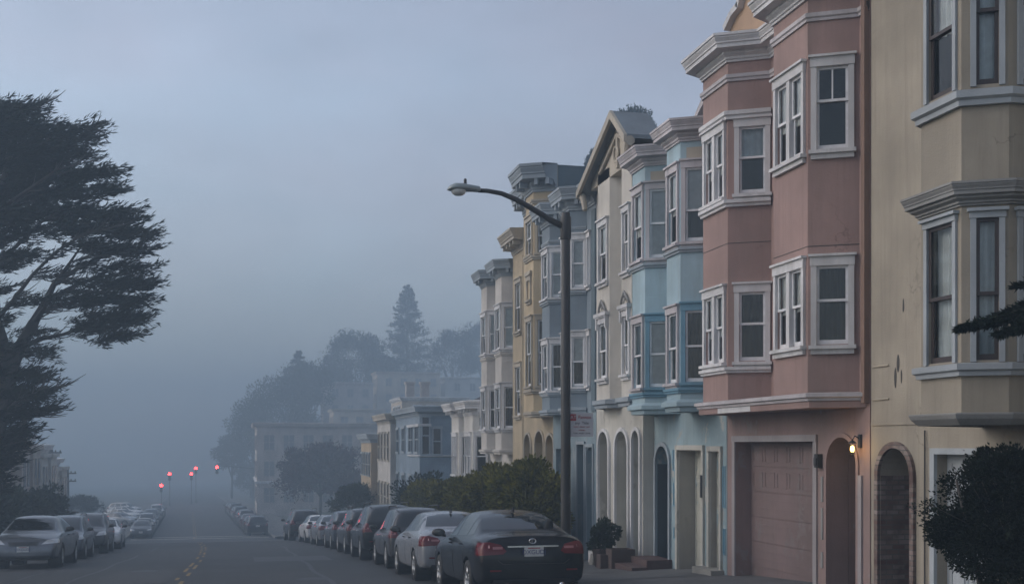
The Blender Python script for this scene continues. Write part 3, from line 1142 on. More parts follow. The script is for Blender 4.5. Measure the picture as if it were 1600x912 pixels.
def pink_house():
    X0, s0, s1 = 9.0, 15.30, 20.42
    h = thing('pink_house', 'pink stucco house with two bays above a wide garage and lit arched porch', 'house', (9.0, 17.9, -2.2), 'attached houses up the right side of the street')
    gar = (17.0, 20.03, -2.5, 0.06, 0)
    arch = (15.67, 16.57, -2.4, 0.12, 0.42)
    br = [(9.0, 15.60), (8.35, 15.975), (8.35, 17.12), (9.0, 17.495)]
    bl = [(9.0, 18.55), (8.35, 18.925), (8.35, 20.04), (9.0, 20.40)]
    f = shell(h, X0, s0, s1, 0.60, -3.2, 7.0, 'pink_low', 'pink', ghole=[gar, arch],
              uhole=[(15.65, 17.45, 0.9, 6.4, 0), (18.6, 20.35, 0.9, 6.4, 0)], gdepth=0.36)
    two = dict(n=2, m=(0.14, 0.14), cw=0.075, cov='shade', meet=0.52)
    one = dict(m=(0.16, 0.13), cw=0.085)
    bay(h, br, 0.62, 7.0, 'pink', [
        (1, 4.44, 5.68, dict(two)), (0, 4.46, 5.70, dict(one, muntin=True, cov='none', meet=0.46 + 0.13)),
        (1, 1.53, 2.70, dict(two)), (0, 1.52, 2.70, dict(one, cov='curtain_dim', meet=0.56))])
    bay(h, bl, 0.62, 7.0, 'pink', [
        (1, 4.40, 5.58, dict(two)), (0, 4.42, 5.58, dict(one, cov='curtain_top', meet=0.54, m=(0.10, 0.20))),
        (1, 1.48, 2.68, dict(two)), (0, 1.48, 2.68, dict(one, cov='curtain_dim', meet=0.54, m=(0.10, 0.20)))])
    # continuous head and sill bands of the left bay
    bandm(h, bl[0:3], 4.19, 0.12, 0.10, 'trim', 'bay_sill')
    bandm(h, bl[0:3], 5.73, 0.14, 0.09, 'trim', 'bay_head_band')
    bandm(h, bl[0:3], 1.27, 0.10, 0.09, 'trim', 'bay_sill')
    fullp = [(9.0, 15.31)] + br + bl
    bandm(h, fullp, 6.40, 0.12, 0.055, 'trim_pink', 'frieze_band')
    for z_ in (3.55, 3.0):
        q = MB()
        q.sweep(bl if z_ > 3.2 else br, [(0.0005, z_), (0.004, z_), (0.004, z_ + 0.012), (0.0005, z_ + 0.012)])
        obj('wall_seam', q, M['scar'], h)
    cornice(h, fullp, 6.74, 0.42, 0.36, 'trim', brackets=0)
    # straight ledge under both bays
    led = [(9.0, 15.42), (8.33, 15.86), (8.33, 20.12), (9.0, 20.41)]
    mb = MB()
    mb.sweep(led, [(-0.3, 0.56), (0.02, 0.56), (0.03, 0.66), (-0.3, 0.665)])
    mb.poly([(p[0], p[1], 0.562) for p in led])
    mb.poly([(p[0], p[1], 0.668) for p in led])
    obj('ledge_soffit', mb, M['pink'], h)
    bandm(h, led, 0.665, 0.11, 0.10, 'trim_pink', 'ledge_moulding')
    # one board of the ledge repainted white
    mb = MB()
    mb.box(8.298, 8.312, 17.9, 19.25, 0.565, 0.66)
    obj('patched_board', mb, M['trim'], h)
    # mission parapet rising behind the cornice
    pr = [(20.36, 7.0), (20.36, 7.85), (20.05, 8.02), (19.75, 8.06), (19.55, 8.35), (19.2, 8.62), (17.9, 8.75), (16.6, 8.62), (16.2, 8.35), (16.0, 8.06), (15.7, 8.02), (15.36, 7.85), (15.36, 7.0)]
    mb = MB()
    mb.poly([(9.02, s, z) for s, z in pr])
    mb.poly([(9.22, s, z) for s, z in pr])
    k = len(pr)
    for i in range(k):
        a, b = pr[i], pr[(i + 1) % k]
        mb.quad((9.02, a[0], a[1]), (9.22, a[0], a[1]), (9.22, b[0], b[1]), (9.02, b[0], b[1]))
    pp = obj('parapet', mb, M['gable'], h)
    mb = MB()
    for i in range(1, k - 2):
        a, b = Vector(pr[i]), Vector(pr[i + 1])
        nn = Vector(((b - a).y, -(b - a).x)).normalized()
        if nn.y < 0:
            nn = -nn
        q = []
        for x0 in (8.90, 9.30):
            q.append([(x0, a.x, a.y), (x0, b.x, b.y), (x0, b.x + nn.x * 0.12, b.y + nn.y * 0.12), (x0, a.x + nn.x * 0.12, a.y + nn.y * 0.12)])
        mb.hexa(q[0] + q[1])
    obj('coping', mb, M['trim'], pp)
    # garage
    mb = MB()
    mb.fbox(f, gar[0] - s0 - 0.12, gar[0] - s0, 0, 0.03, -2.5, 0.06)
    mb.fbox(f, gar[1] - s0, gar[1] - s0 + 0.12, 0, 0.03, -2.5, 0.06)
    mb.fbox(f, gar[0] - s0 - 0.12, gar[1] - s0 + 0.12, 0, 0.04, 0.06, 0.17)
    obj('garage_frame', mb, M['trim_low'], h)
    d = MB()
    ga, gb = gar[0] - s0 + 0.0, gar[1] - s0
    d.fbox(f, ga, gb, -0.36, -0.315, -2.5, 0.06)
    nr, nc = 5, 6
    rh = (0.06 + 2.24) / nr
    for r_ in range(nr):
        z0 = -2.24 + r_ * rh
        d.fbox(f, ga + 0.02, gb - 0.02, -0.315, -0.30, z0 + 0.012, z0 + rh - 0.012)
        if r_ < 3:
            for k2 in (0.33, 0.66):
                d.fbox(f, ga + 0.03, gb - 0.03, -0.30, -0.294, z0 + rh * k2 - 0.012, z0 + rh * k2 + 0.012)
            continue
        for c in range(nc):
            a0 = ga + 0.10 + c * (gb - ga - 0.14) / nc
            a1 = a0 + (gb - ga - 0.14) / nc - 0.09
            for (q0, q1, y0, y1) in ((a0, a1, z0 + 0.09, z0 + 0.105), (a0, a1, z0 + rh - 0.105, z0 + rh - 0.09), (a0, a0 + 0.015, z0 + 0.105, z0 + rh - 0.105), (a1 - 0.015, a1, z0 + 0.105, z0 + rh - 0.105)):
                d.fbox(f, q0, q1, -0.30, -0.293, y0, y1)
    g = obj('garage_door', d, M['garage'], h)
    hd = MB()
    hd.fbox(f, 1.9, 2.05, -0.30, -0.26, -1.85, -1.80)
    obj('handle', hd, M['iron'], g)
    # porch
    mb = MB()
    arch_trim(mb, f, arch[0] - s0, arch[1] - s0, -2.4, arch[3], arch[4], 0.07, 0.025)
    obj('porch_arch', mb, M['pink_low'], h)
    mb = MB()
    mb.fbox(f, arch[0] - s0 - 0.02, arch[0] - s0 - 0.001, -1.3, -0.37, -2.4, 0.2)
    mb.fbox(f, arch[1] - s0 + 0.001, arch[1] - s0 + 0.02, -1.3, -0.37, -2.4, 0.2)
    mb.fbox(f, arch[0] - s0, arch[1] - s0, -1.34, -1.30, -2.4, 0.2)
    mb.fbox(f, arch[0] - s0, arch[1] - s0, -1.30, -0.37, 0.12, 0.2)
    obj('porch_wall', mb, M['pink_low'], h)
    fill_door(h, f, arch[0] - s0 + 0.05, arch[1] - s0 - 0.05, -2.25, -0.15, -1.22, 'door_d', 2, 3)
    # rusty vertical strip beside the party wall and a white corner board
    mb = MB()
    mb.fbox(f, 0.01, 0.10, 0.0, 0.09, 0.62, 6.9)
    mb.fbox(f, 0.12, 0.17, 0.0, 0.05, 0.62, 6.9)
    obj('corner_strip', mb, M['rust'], h)
    mb = MB()
    mb.fbox(f, 0.20, 0.30, 0.0, 0.03, -2.6, -0.45)
    obj('corner_board', mb, M['trim_low'], h)
    mb = MB()
    mb.fbox(f, 1.42, 1.54, 0.0, 0.09, -0.36, -0.14)
    mb.fbox(f, 1.44, 1.52, 0.09, 0.11, -0.32, -0.20)
    obj('meter_box', mb, M['iron'], h)
    mb = MB()
    for z0, z1 in ((-0.9, -0.5), (-1.5, -1.0), (-1.95, -1.7)):
        mb.fbox(f, 1.40, 1.46, 0.0, 0.015, z0, z1)
    obj('wall_patch', mb, M['trim_grey'], h)
    # torn strips beside the upper windows
    for (sa, z0, z1) in ((17.60, 4.1, 4.95), (17.62, 2.1, 2.45), (17.6, 1.35, 1.75)):
        q = MB()
        pts = []
        n = 12
        for k2 in range(n):
            t = k2 / (n - 1)
            pts.append((sa + 0.05 + 0.10 * random.random(), z0 + (z1 - z0) * t))
        for k2 in range(n - 1):
            (a, z), (a2, z2) = pts[k2], pts[k2 + 1]
            q.hexa([(8.985, sa, z), (8.985, a, z), (8.997, a, z), (8.997, sa, z), (8.985, sa, z2), (8.985, a2, z2), (8.997, a2, z2), (8.997, sa, z2)])
        obj('peeled_patch', q, M['scar'], h)
    # porch lamp
    l = thing('porch_lamp', 'small lit glass lantern glowing amber beside the pink arched porch', 'lamp', (8.9, 15.56, -0.08))
    q = MB()
    q.box(8.97, 8.999, 15.52, 15.60, -0.04, 0.16)
    q.tube([(8.97, 15.56, 0.10), (8.90, 15.56, 0.14), (8.86, 15.56, 0.07)], 0.009, 6)
    q.lathe([(0.0, 0.08), (0.02, 0.07), (0.062, 0.035), (0.066, 0.025), (0.0, 0.026)], 8, 'z', (8.86, 15.56, 0.0))
    q.lathe([(0.0, -0.165), (0.018, -0.15), (0.036, -0.135), (0.0, -0.13)], 8, 'z', (8.86, 15.56, 0.0))
    for k2 in range(6):
        a = 2 * math.pi * k2 / 6
        q.tube([(8.86 + 0.036 * math.cos(a), 15.56 + 0.036 * math.sin(a), -0.135), (8.86 + 0.058 * math.cos(a), 15.56 + 0.058 * math.sin(a), 0.03)], 0.004, 4)
    obj('bracket', q, M['iron'], l)
    q = MB()
    q.lathe([(0.0, -0.11), (0.022, -0.095), (0.030, -0.06), (0.024, -0.02), (0.0, 0.0)], 10, 'z', (8.86, 15.56, 0.0))
    obj('bulb', q, M['warm_light'], l, smooth=True)
    ld = bpy.data.lights.new('porch_bulb_light', 'POINT')
    ld.energy = 2.6
    ld.color = (1.0, 0.60, 0.16)
    ld.shadow_soft_size = 0.05
    lo = bpy.data.objects.new('bulb_light', ld)
    COL.objects.link(lo)
    lo.parent = l
    lo.location = Vector((8.76, 15.56, -0.06)) - l.location


def blue_house():
    X0, s0, s1 = 9.0, 20.45, 24.42
    h = thing('blue_house', 'pale blue house with two bays, a dark arched door and worn double garage doors', 'house', (9.0, 22.4, -2.5), 'attached houses up the right side of the street')
    arch = (23.45, 24.25, -2.7, -0.02, 0.40)
    ga, gb = (20.72, 21.22, -2.9, -0.12, 0), (21.60, 22.92, -2.9, -0.10, 0)
    br = [(9.0, 20.80), (8.35, 21.18), (8.35, 21.92), (9.0, 22.28)]
    bl = [(9.0, 22.83), (8.35, 23.21), (8.35, 24.02), (9.0, 24.38)]
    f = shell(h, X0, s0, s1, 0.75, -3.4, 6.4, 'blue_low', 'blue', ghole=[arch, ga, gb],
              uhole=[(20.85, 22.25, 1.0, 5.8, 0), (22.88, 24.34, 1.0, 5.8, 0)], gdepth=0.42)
    fo = dict(m=(0.12, 0.12), cw=0.07, cov='shade', meet=0.5)
    an = dict(m=(0.17, 0.10), cw=0.085, proud=0.035)
    bay(h, br, 0.78, 6.1, 'blue', [
        (1, 3.98, 5.38, dict(fo)), (0, 3.98, 5.40, dict(an, cov='shade_dim', meet=0.42)),
        (1, 1.24, 2.60, dict(fo, cov='curtain')), (0, 1.24, 2.62, dict(an, cov='curtain_dim', trim='deep_blue'))], trim='trim_pink')
    bay(h, bl, 0.78, 6.1, 'blue', [
        (1, 3.98, 5.42, dict(fo)), (0, 3.98, 5.42, dict(an, cov='shade_full')),
        (1, 1.24, 2.62, dict(fo, cov='curtain')), (0, 1.24, 2.62, dict(an, cov='shade_full', trim='deep_blue'))], trim='trim_pink')
    for p in (br, bl):
        bandm(h, p, 3.76, 0.10, 0.07, 'trim_slate', 'bay_sill')
        bandm(h, p, 1.02, 0.10, 0.07, 'deep_blue', 'bay_sill')
        cornice(h, p, 5.92, 0.40, 0.30, 'trim_pink', name='bay_cornice')
        mb = MB()
        mb.sweep(p, [(-0.1, 0.66), (0.02, 0.66), (0.03, 0.74), (0.10, 0.76), (0.10, 0.84), (0.04, 0.88), (0.003, 0.90), (-0.1, 0.9)])
        mb.poly([(q[0], q[1], 0.664) for q in p])
        obj('bay_base', mb, M['blue'], h)
        # coloured frieze panel
        fr = Fr(p[0], p[1])
        mb = MB()
        mb.fbox(fr, 0.18, fr.len - 0.12, 0.0, 0.012, 5.58, 5.80)
        obj('frieze_panel', mb, M['trim_tan'], h)
    cornice(h, [(9.0, s0 + 0.02), (9.0, s1)], 6.12, 0.30, 0.22, 'trim_pink')
    # raked white pediment at the party wall
    mb = MB()
    a, b = (20.48, 7.15), (21.7, 6.35)
    q = []
    for x in (8.75, 9.35):
        q.append([(x, a[0], a[1] - 0.22), (x, b[0], b[1] - 0.06), (x, b[0], b[1] + 0.03), (x, a[0], a[1])])
    mb.hexa(q[0] + q[1])
    mb.hexa([(9.0, 20.48, 6.42), (9.0, 21.6, 6.42), (9.2, 21.6, 6.42), (9.2, 20.48, 6.42), (9.0, 20.48, 6.93), (9.0, 21.6, 6.43), (9.2, 21.6, 6.43), (9.2, 20.48, 6.93)])
    obj('pediment', mb, M['trim_pink'], h)
    # arched doorway with white band, porch with its shade put into the paint
    mb = MB()
    arch_trim(mb, f, arch[0] - s0, arch[1] - s0, -2.62, arch[3], arch[4], 0.09, 0.05)
    obj('door_arch', mb, M['trim_slate'], h)
    mb = MB()
    mb.fbox(f, arch[0] - s0 - 0.03, arch[1] - s0 + 0.03, -0.52, -0.43, -2.7, 0.0)
    obj('porch_wall', mb, M['porch_shade'], h)
    fill_door(h, f, arch[0] - s0 + 0.06, arch[1] - s0 - 0.06, -2.42, -0.12, -0.40, 'porch_shade', 2, 3)
    mb = MB()
    mb.fbox(f, arch[1] - s0 - 0.02, arch[1] - s0 - 0.001, -0.42, -0.012, -2.7, arch[3] - arch[4])
    mb.fbox(f, arch[0] - s0 + 0.001, arch[0] - s0 + 0.02, -0.42, -0.012, -2.7, arch[3] - arch[4])
    obj('porch_shade_lining', mb, M['porch_shade'], h)  # added dark boxes that paint shade over the blue arch reveals
    mb = MB()
    # two worn garage leaves, each set deep
    for (q0, q1, zt_) in ((ga[0], ga[1], ga[3]), (gb[0], gb[1], gb[3])):
        mb.fbox(f, q0 - s0 - 0.09, q0 - s0, 0, 0.05, -2.9, zt_)
        mb.fbox(f, q1 - s0, q1 - s0 + 0.09, 0, 0.05, -2.9, zt_)
        mb.fbox(f, q0 - s0 - 0.09, q1 - s0 + 0.09, 0, 0.06, zt_, zt_ + 0.10)
    obj('garage_frame', mb, M['white_low'], h)
    mb = MB()
    for (q0, q1, zt_, dp) in ((ga[0], ga[1], ga[3], 0.12), (gb[0], gb[1], gb[3], 0.36)):
        for a_ in (q0 - s0, q1 - s0 - 0.02):
            mb.fbox(f, a_, a_ + 0.02, -dp, -0.002, -2.9, zt_ - 0.02)
        mb.fbox(f, q0 - s0, q1 - s0, -dp, -0.002, zt_ - 0.02, zt_ - 0.001)
    obj('garage_jamb', mb, M['jamb'], h)
    fill_door(h, f, ga[0] - s0, ga[1] - s0, -2.45, ga[3], -0.12, 'gate', 1, 4, 'garage_door', False)
    fill_door(h, f, gb[0] - s0, gb[1] - s0, -2.55, gb[3], -0.36, 'gate', 2, 4, 'garage_door', False)
    mb = MB()
    for k, (sa, sb, z0, z1) in enumerate(((23.0, 23.25, -0.55, -0.1), (23.0, 23.22, -1.3, -0.8), (23.02, 23.2, -2.0, -1.75), (20.5, 20.62, -1.2, -0.4), (20.5, 20.6, -2.1, -1.6))):
        mb.fbox(f, sa - s0, sb - s0, 0.0, 0.018, z0, z0 + 0.03)
        mb.fbox(f, sa - s0, sa - s0 + 0.03, 0.0, 0.018, z0 + 0.03, z1)
        mb.fbox(f, sb - s0 - 0.03, sb - s0, 0.0, 0.018, z0 + 0.03, z1)
    obj('wall_moulding', mb, M['deep_blue'], h)
    mb = MB()
    mb.fbox(f, 21.52 - s0, 21.60 - s0, -0.02, 0.07, -1.05, -0.60)
    obj('letter_box', mb, M['iron'], h)
    st = MB()
    st.box(8.42, 9.0, 23.3, 24.35, -3.2, -2.46)
    st.box(8.05, 8.42, 23.2, 24.4, -3.2, -2.60)
    obj('steps', st, M['red_step'], h)
    mb = MB()
    mb.box(8.72, 9.3, 20.55, 21.5, -3.2, -2.40)
    obj('garage_plinth', mb, M['stone'], h)


def white_house():
    X0, s0, s1 = 8.75, 24.45, 27.92
    h = thing('white_house', 'off white gabled house with ornate windows and three tall arched porch openings', 'house', (8.75, 26.2, -2.7), 'attached houses up the right side of the street')
    arches = [(24.60, 25.10, -2.6, 0.33, 0.25), (25.42, 26.32, -2.6, 0.33, 0.42), (26.86, 27.66, -2.6, 0.33, 0.38)]
    bn = [(8.75, 24.46), (8.5, 24.5), (8.5, 25.2), (8.75, 25.30)]
    bf = [(8.75, 26.0), (8.5, 26.1), (8.5, 27.02), (8.75, 27.12)]
    bf = [(8.75, 25.95), (8.5, 26.10), (8.5, 27.02), (8.75, 27.3)]
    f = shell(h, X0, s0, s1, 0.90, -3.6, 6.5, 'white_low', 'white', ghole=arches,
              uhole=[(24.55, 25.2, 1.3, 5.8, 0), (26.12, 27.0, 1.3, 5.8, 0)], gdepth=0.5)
    w = dict(m=(0.16, 0.16), cw=0.08, cov='shade', sash='sash_w')
    for p in (bn, bf):
        bay(h, p, 0.92, 6.6, 'white', [(1, 3.95, 5.28, dict(w)), (1, 1.62, 2.92, dict(w, hood=0.12, cov='curtain'))], trim='trim')
        bandm(h, p, 0.88, 0.20, 0.13, 'trim_slate', 'ledge')
        # scroll ornament above the lower window
        fr = Fr(p[1], p[2])
        mb = MB()
        c = fr.len / 2
        pts = [fr(c + 0.10 * math.cos(t * 0.35) * (1 - t / 24), 0.05, 3.33 + 0.10 * math.sin(t * 0.35) * (1 - t / 24)) for t in range(22)]
        mb.tube(pts, 0.022, 6)
        mb.tube([fr(c - 0.28, 0.04, 3.2), fr(c - 0.18, 0.06, 3.32), fr(c, 0.06, 3.48), fr(c + 0.18, 0.06, 3.32), fr(c + 0.28, 0.04, 3.2)], 0.028, 6)
        obj('scroll_ornament', mb, M['trim_grey'], h, smooth=True)
    bandm(h, [(8.75, 25.32), (8.75, 25.9)], 2.85, 0.28, 0.08, 'trim_grey', 'string_course')
    # street gable: pointed, with bargeboards, shingled roof running back
    sm_, ap, el = 25.25, 7.58, 6.45
    er, zr = 24.25, 6.80
    mb = MB()
    for x in (8.5, 9.05):
        mb.poly([(x, 24.5, el - 0.1), (x, 27.6, el - 0.1), (x, 27.6, el + 0.06), (x, sm_, ap - 0.06), (x, 24.5, zr + 0.1)])
    mb.quad((8.5, 24.5, el - 0.1), (8.5, 27.6, el - 0.1), (8.75, 27.6, el - 0.1), (8.75, 24.5, el - 0.1))
    obj('gable_wall', mb, M['trim_tan'], h)
    rf = MB()
    for (sa, za) in ((er, zr), (27.95, el - 0.12)):
        rf.hexa([(8.3, sa, za), (8.3, sm_, ap), (9.15, sm_, ap), (9.15, sa, za), (8.3, sa, za + 0.09), (8.3, sm_, ap + 0.09), (9.15, sm_, ap + 0.09), (9.15, sa, za + 0.09)])
    obj('gable_roof', rf, M['shingle'], h)
    bb = MB()
    for (sa, za) in ((er - .02, zr - 0.03), (27.98, el - 0.16)):
        bb.hexa([(8.22, sa, za - 0.07), (8.22, sm_, ap - 0.09), (8.298, sm_, ap - 0.09), (8.298, sa, za - 0.07), (8.22, sa, za + 0.1), (8.22, sm_, ap + 0.10), (8.298, sm_, ap + 0.10), (8.298, sa, za + 0.1)])
    # curled eave returns
    for (sa, za, sg) in ((27.9, el - 0.16, 1), (24.3, zr - 0.05, -1)):
        pts = [(8.36, sa + sg * (0.10 - 0.34 * t), za - 0.02 - 0.42 * t + 0.16 * math.sin(t * 3.0)) for t in np.linspace(0, 1, 8)]
        bb.tube(pts, [0.11 - 0.05 * t for t in np.linspace(0, 1, 8)], 8)
    obj('bargeboard', bb, M['trim_tan'], h)
    orn = MB()
    orn.tube([(8.46, 26.7, el + 0.12), (8.46, 25.4, el + 0.72), (8.46, 24.75, el + 0.40)], 0.05, 6)
    orn.tube([(8.46, 25.4, el - 0.05), (8.46, 25.4, el + 0.72)], 0.045, 6)
    ring = [(8.46, 25.5 + 0.17 * math.cos(t), el + 0.30 + 0.17 * math.sin(t)) for t in np.linspace(0, 2 * math.pi, 15)]
    orn.tube(ring, 0.035, 6, False)
    obj('gable_ornament', orn, M['trim_tan'], h)
    dm = MB()
    dm.box(10.6, 12.0, 24.7, 26.0, 6.2, 7.55)
    obj('dormer', dm, M['teal'], h)
    dm = MB()
    dm.box(10.5, 12.1, 24.6, 26.1, 7.55, 7.66)
    obj('dormer_roof', dm, M['roof'], h)
    cm = MB()
    cm.tube([(9.6, 24.9, 6.4), (9.6, 24.9, 7.1)], 0.06, 10)
    cm.lathe([(0.0, 0.14), (0.11, 0.08), (0.11, 0.0), (0.0, 0.0)], 10, 'z', (9.6, 24.9, 7.1))
    obj('vent_pipe', cm, M['iron'], h)
    for a in arches:
        mb = MB()
        arch_trim(mb, f, a[0] - s0, a[1] - s0, -3.0, a[3], a[4], 0.085, 0.06)
        obj('porch_arch', mb, M['trim'], h)
    mb = MB()
    mb.fbox(f, 0.0, s1 - s0, -0.62, -0.52, -3.2, 0.6)
    obj('porch_wall', mb, M['white_low'], h)
    fill_door(h, f, 0.18, 0.62, -2.5, -0.3, -0.50, 'teal', 1, 3)
    fill_door(h, f, 1.15, 1.75, -2.55, -0.3, -0.50, 'gate', 2, 3)
    mb = MB()
    mb.box(8.40, 8.74, 26.9, 27.5, -3.4, -2.62)
    obj('plinth', mb, M['trim'], h)


def slate_house():
    X0, s0, s1 = 8.75, 27.95, 32.10
    h = thing('slate_house', 'slate blue boarded house with two bays behind the street lamp', 'house', (8.75, 30, -3), 'attached houses up the right side of the street')
    bn = [(8.75, 28.77), (8.35, 29.0), (8.35, 29.75), (8.75, 29.98)]
    bf = [(8.75, 30.80), (8.35, 31.03), (8.35, 31.83), (8.75, 32.06)]
    d1, d2 = (28.2, 28.75, -3.0, -0.05, 0.12), (28.95, 29.6, -3.0, 0.02, 0)
    f = shell(h, X0, s0, s1, 0.86, -3.9, 6.7, 'slate_low', 'slate', ghole=[d1, d2, (30.2, 31.8, -3.0, -0.1, 0)],
              uhole=[(28.85, 29.9, 1.1, 5.9, 0), (30.86, 32.0, 1.1, 5.9, 0)], gdepth=0.4)
    a = dict(m=(0.07, 0.07), cw=0.06, proud=0.03)
    b_ = dict(m=(0.12, 0.12), cw=0.07, cov='shade')
    for p, cv in ((bn, ('shade_full', 'shade_dim')), (bf, ('shade_full', 'curtain_dim'))):
        bay(h, p, 0.88, 6.1, 'slate', [(1, 4.12, 5.36, dict(b_)), (0, 4.12, 5.36, dict(a, cov=cv[0])),
                                       (1, 1.54, 2.82, dict(b_)), (0, 1.54, 2.82, dict(a, cov=cv[1]))], trim='trim', sash='sash_w')
        bandm(h, p, 3.92, 0.10, 0.07, 'trim_slate', 'bay_sill')
        bandm(h, p, 1.36, 0.10, 0.07, 'trim_slate', 'bay_sill')
        bandm(h, p, 5.62, 0.08, 0.04, 'trim_slate', 'frieze_band')
        bandm(h, p, 0.84, 0.14, 0.09, 'trim_slate', 'bay_base')
    full = [(8.75, s0 + 0.02)] + bn + bf
    cornice(h, full, 6.12, 0.58, 0.34, 'trim_slate', brackets=0.35)
    mb = MB()
    mb.fbox(f, 0.03, 0.34, 0.0, 0.03, 0.86, 6.0)
    obj('corner_board', mb, M['teal'], h)
    window(h, f, 0.50, 0.66, 4.15, 5.36, cw=0.05, cov='none')
    window(h, f, 0.50, 0.66, 1.56, 2.82, cw=0.05, cov='none')
    mb = MB()
    for (q0, q1, zt_) in ((d1[0], d1[1], d1[3]), (d2[0], d2[1], d2[3])):
        mb.fbox(f, q0 - s0 - 0.07, q0 - s0, 0, 0.04, -3.2, zt_)
        mb.fbox(f, q1 - s0, q1 - s0 + 0.07, 0, 0.04, -3.2, zt_)
        mb.fbox(f, q0 - s0 - 0.07, q1 - s0 + 0.07, 0, 0.05, zt_, zt_ + 0.08)
    obj('door_frame', mb, M['trim_slate'], h)
    fill_door(h, f, d1[0] - s0, d1[1] - s0, -2.75, d1[3], -0.34, 'slate_low', 1, 3)
    fill_door(h, f, d2[0] - s0, d2[1] - s0, -2.75, d2[3], -0.36, 'teal', 2, 3)
    fill_door(h, f, 30.2 - s0, 31.8 - s0, -2.9, -0.1, -0.36, 'slate_low', 3, 3, 'garage_door', False)


def yellow_house():
    X0, s0, s1 = 8.9, 32.13, 36.3
    h = thing('yellow_house', 'tall yellow house with a heavy cornice and a row of arches at street level', 'house', (8.9, 34, -3.4), 'attached houses up the right side of the street')
    b1 = [(8.9, 32.3), (8.3, 32.65), (8.3, 33.55), (8.9, 33.9)]
    ar = [(32.5, 33.38, -3.2, 0.30, 0.35), (33.66, 34.72, -3.2, 0.42, 0.45), (35.25, 36.1, -3.2, 0.34, 0.40)]
    f = shell(h, X0, s0, s1, 0.85, -4.2, 8.1, 'ochre', 'yellow', ghole=ar, uhole=[(32.38, 33.8, 1.2, 6.9, 0)], side='teal', gdepth=0.6)
    w = dict(m=(0.14, 0.14), cw=0.07, sash='sash_w')
    bay(h, b1, 0.86, 7.6, 'yellow', [(1, 5.62, 6.60, dict(w, cov='shade')), (0, 5.62, 6.60, dict(w, cov='none')),
                                     (1, 1.75, 3.65, dict(w, cov='shade')), (0, 1.75, 3.65, dict(w, cov='curtain_dim'))], trim='trim_tan')
    fr = Fr(b1[1], b1[2])
    window(h, fr, 0.26, fr.len - 0.26, 4.30, 4.86, cw=0.05, trim='trim_tan', hood=0.08)
    bandm(h, b1, 5.42, 0.12, 0.08, 'trim_tan', 'bay_sill')
    bandm(h, b1, 1.5, 0.12, 0.08, 'trim_tan', 'bay_sill')
    bandm(h, b1, 0.82, 0.16, 0.08, 'trim_tan', 'bay_base')
    window(h, f, 34.3 - s0, 35.0 - s0, 5.5, 6.6, cw=0.07, trim='trim_tan')
    window(h, f, 34.3 - s0, 35.0 - s0, 1.75, 3.5, cw=0.07, trim='trim_tan')
    bandm(h, b1, 7.05, 0.12, 0.06, 'trim_tan', 'frieze_band')
    cornice(h, [(8.9, 32.15)] + b1 + [(8.9, 36.28)], 7.38, 0.74, 0.50, 'trim_slate', brackets=0.32)
    for a in ar:
        mb = MB()
        arch_trim(mb, f, a[0] - s0, a[1] - s0, -3.6, a[3], a[4], 0.07, 0.05)
        obj('street_arch', mb, M['trim_tan'], h)
    mb = MB()
    mb.fbox(f, 0, s1 - s0, -0.7, -0.62, -4, 0.7)
    obj('porch_wall', mb, M['ochre'], h)
    fill_door(h, f, 1.7, 2.5, -3.1, -0.4, -0.6, 'door_d', 2, 3)


def ochre_house():
    X0, s0, s1 = 9.0, 36.33, 38.25
    h = thing('ochre_house', 'narrow ochre house with a bracketed cornice between the yellow and beige houses', 'house', (9, 37.2, -3.6), 'attached houses up the right side of the street')
    f = shell(h, X0, s0, s1, 0.2, -4.4, 7.0, 'ochre', 'ochre', ghole=[(36.8, 37.8, -3.5, -0.6, 0)], uhole=[(37.05, 37.75, 1.0, 2.6, 0), (37.05, 37.75, 3.8, 5.4, 0)], gdepth=0.4)
    window(h, f, 37.05 - s0, 37.75 - s0, 1.0, 2.6, trim='trim_tan', cov='shade')
    window(h, f, 37.05 - s0, 37.75 - s0, 3.8, 5.4, trim='trim_tan', cov='shade')
    cornice(h, [(9.0, s0), (9.0, s1)], 6.42, 0.62, 0.55, 'trim_tan', brackets=0.4)
    mb = MB()
    mb.tube([(8.93, 36.45, -3.5), (8.93, 36.45, 6.2)], 0.05, 8)
    obj('downpipe', mb, M['ochre'], h)
    fill_door(h, f, 36.8 - s0, 37.8 - s0, -3.5, -0.6, -0.34, 'door_d', 2, 3)


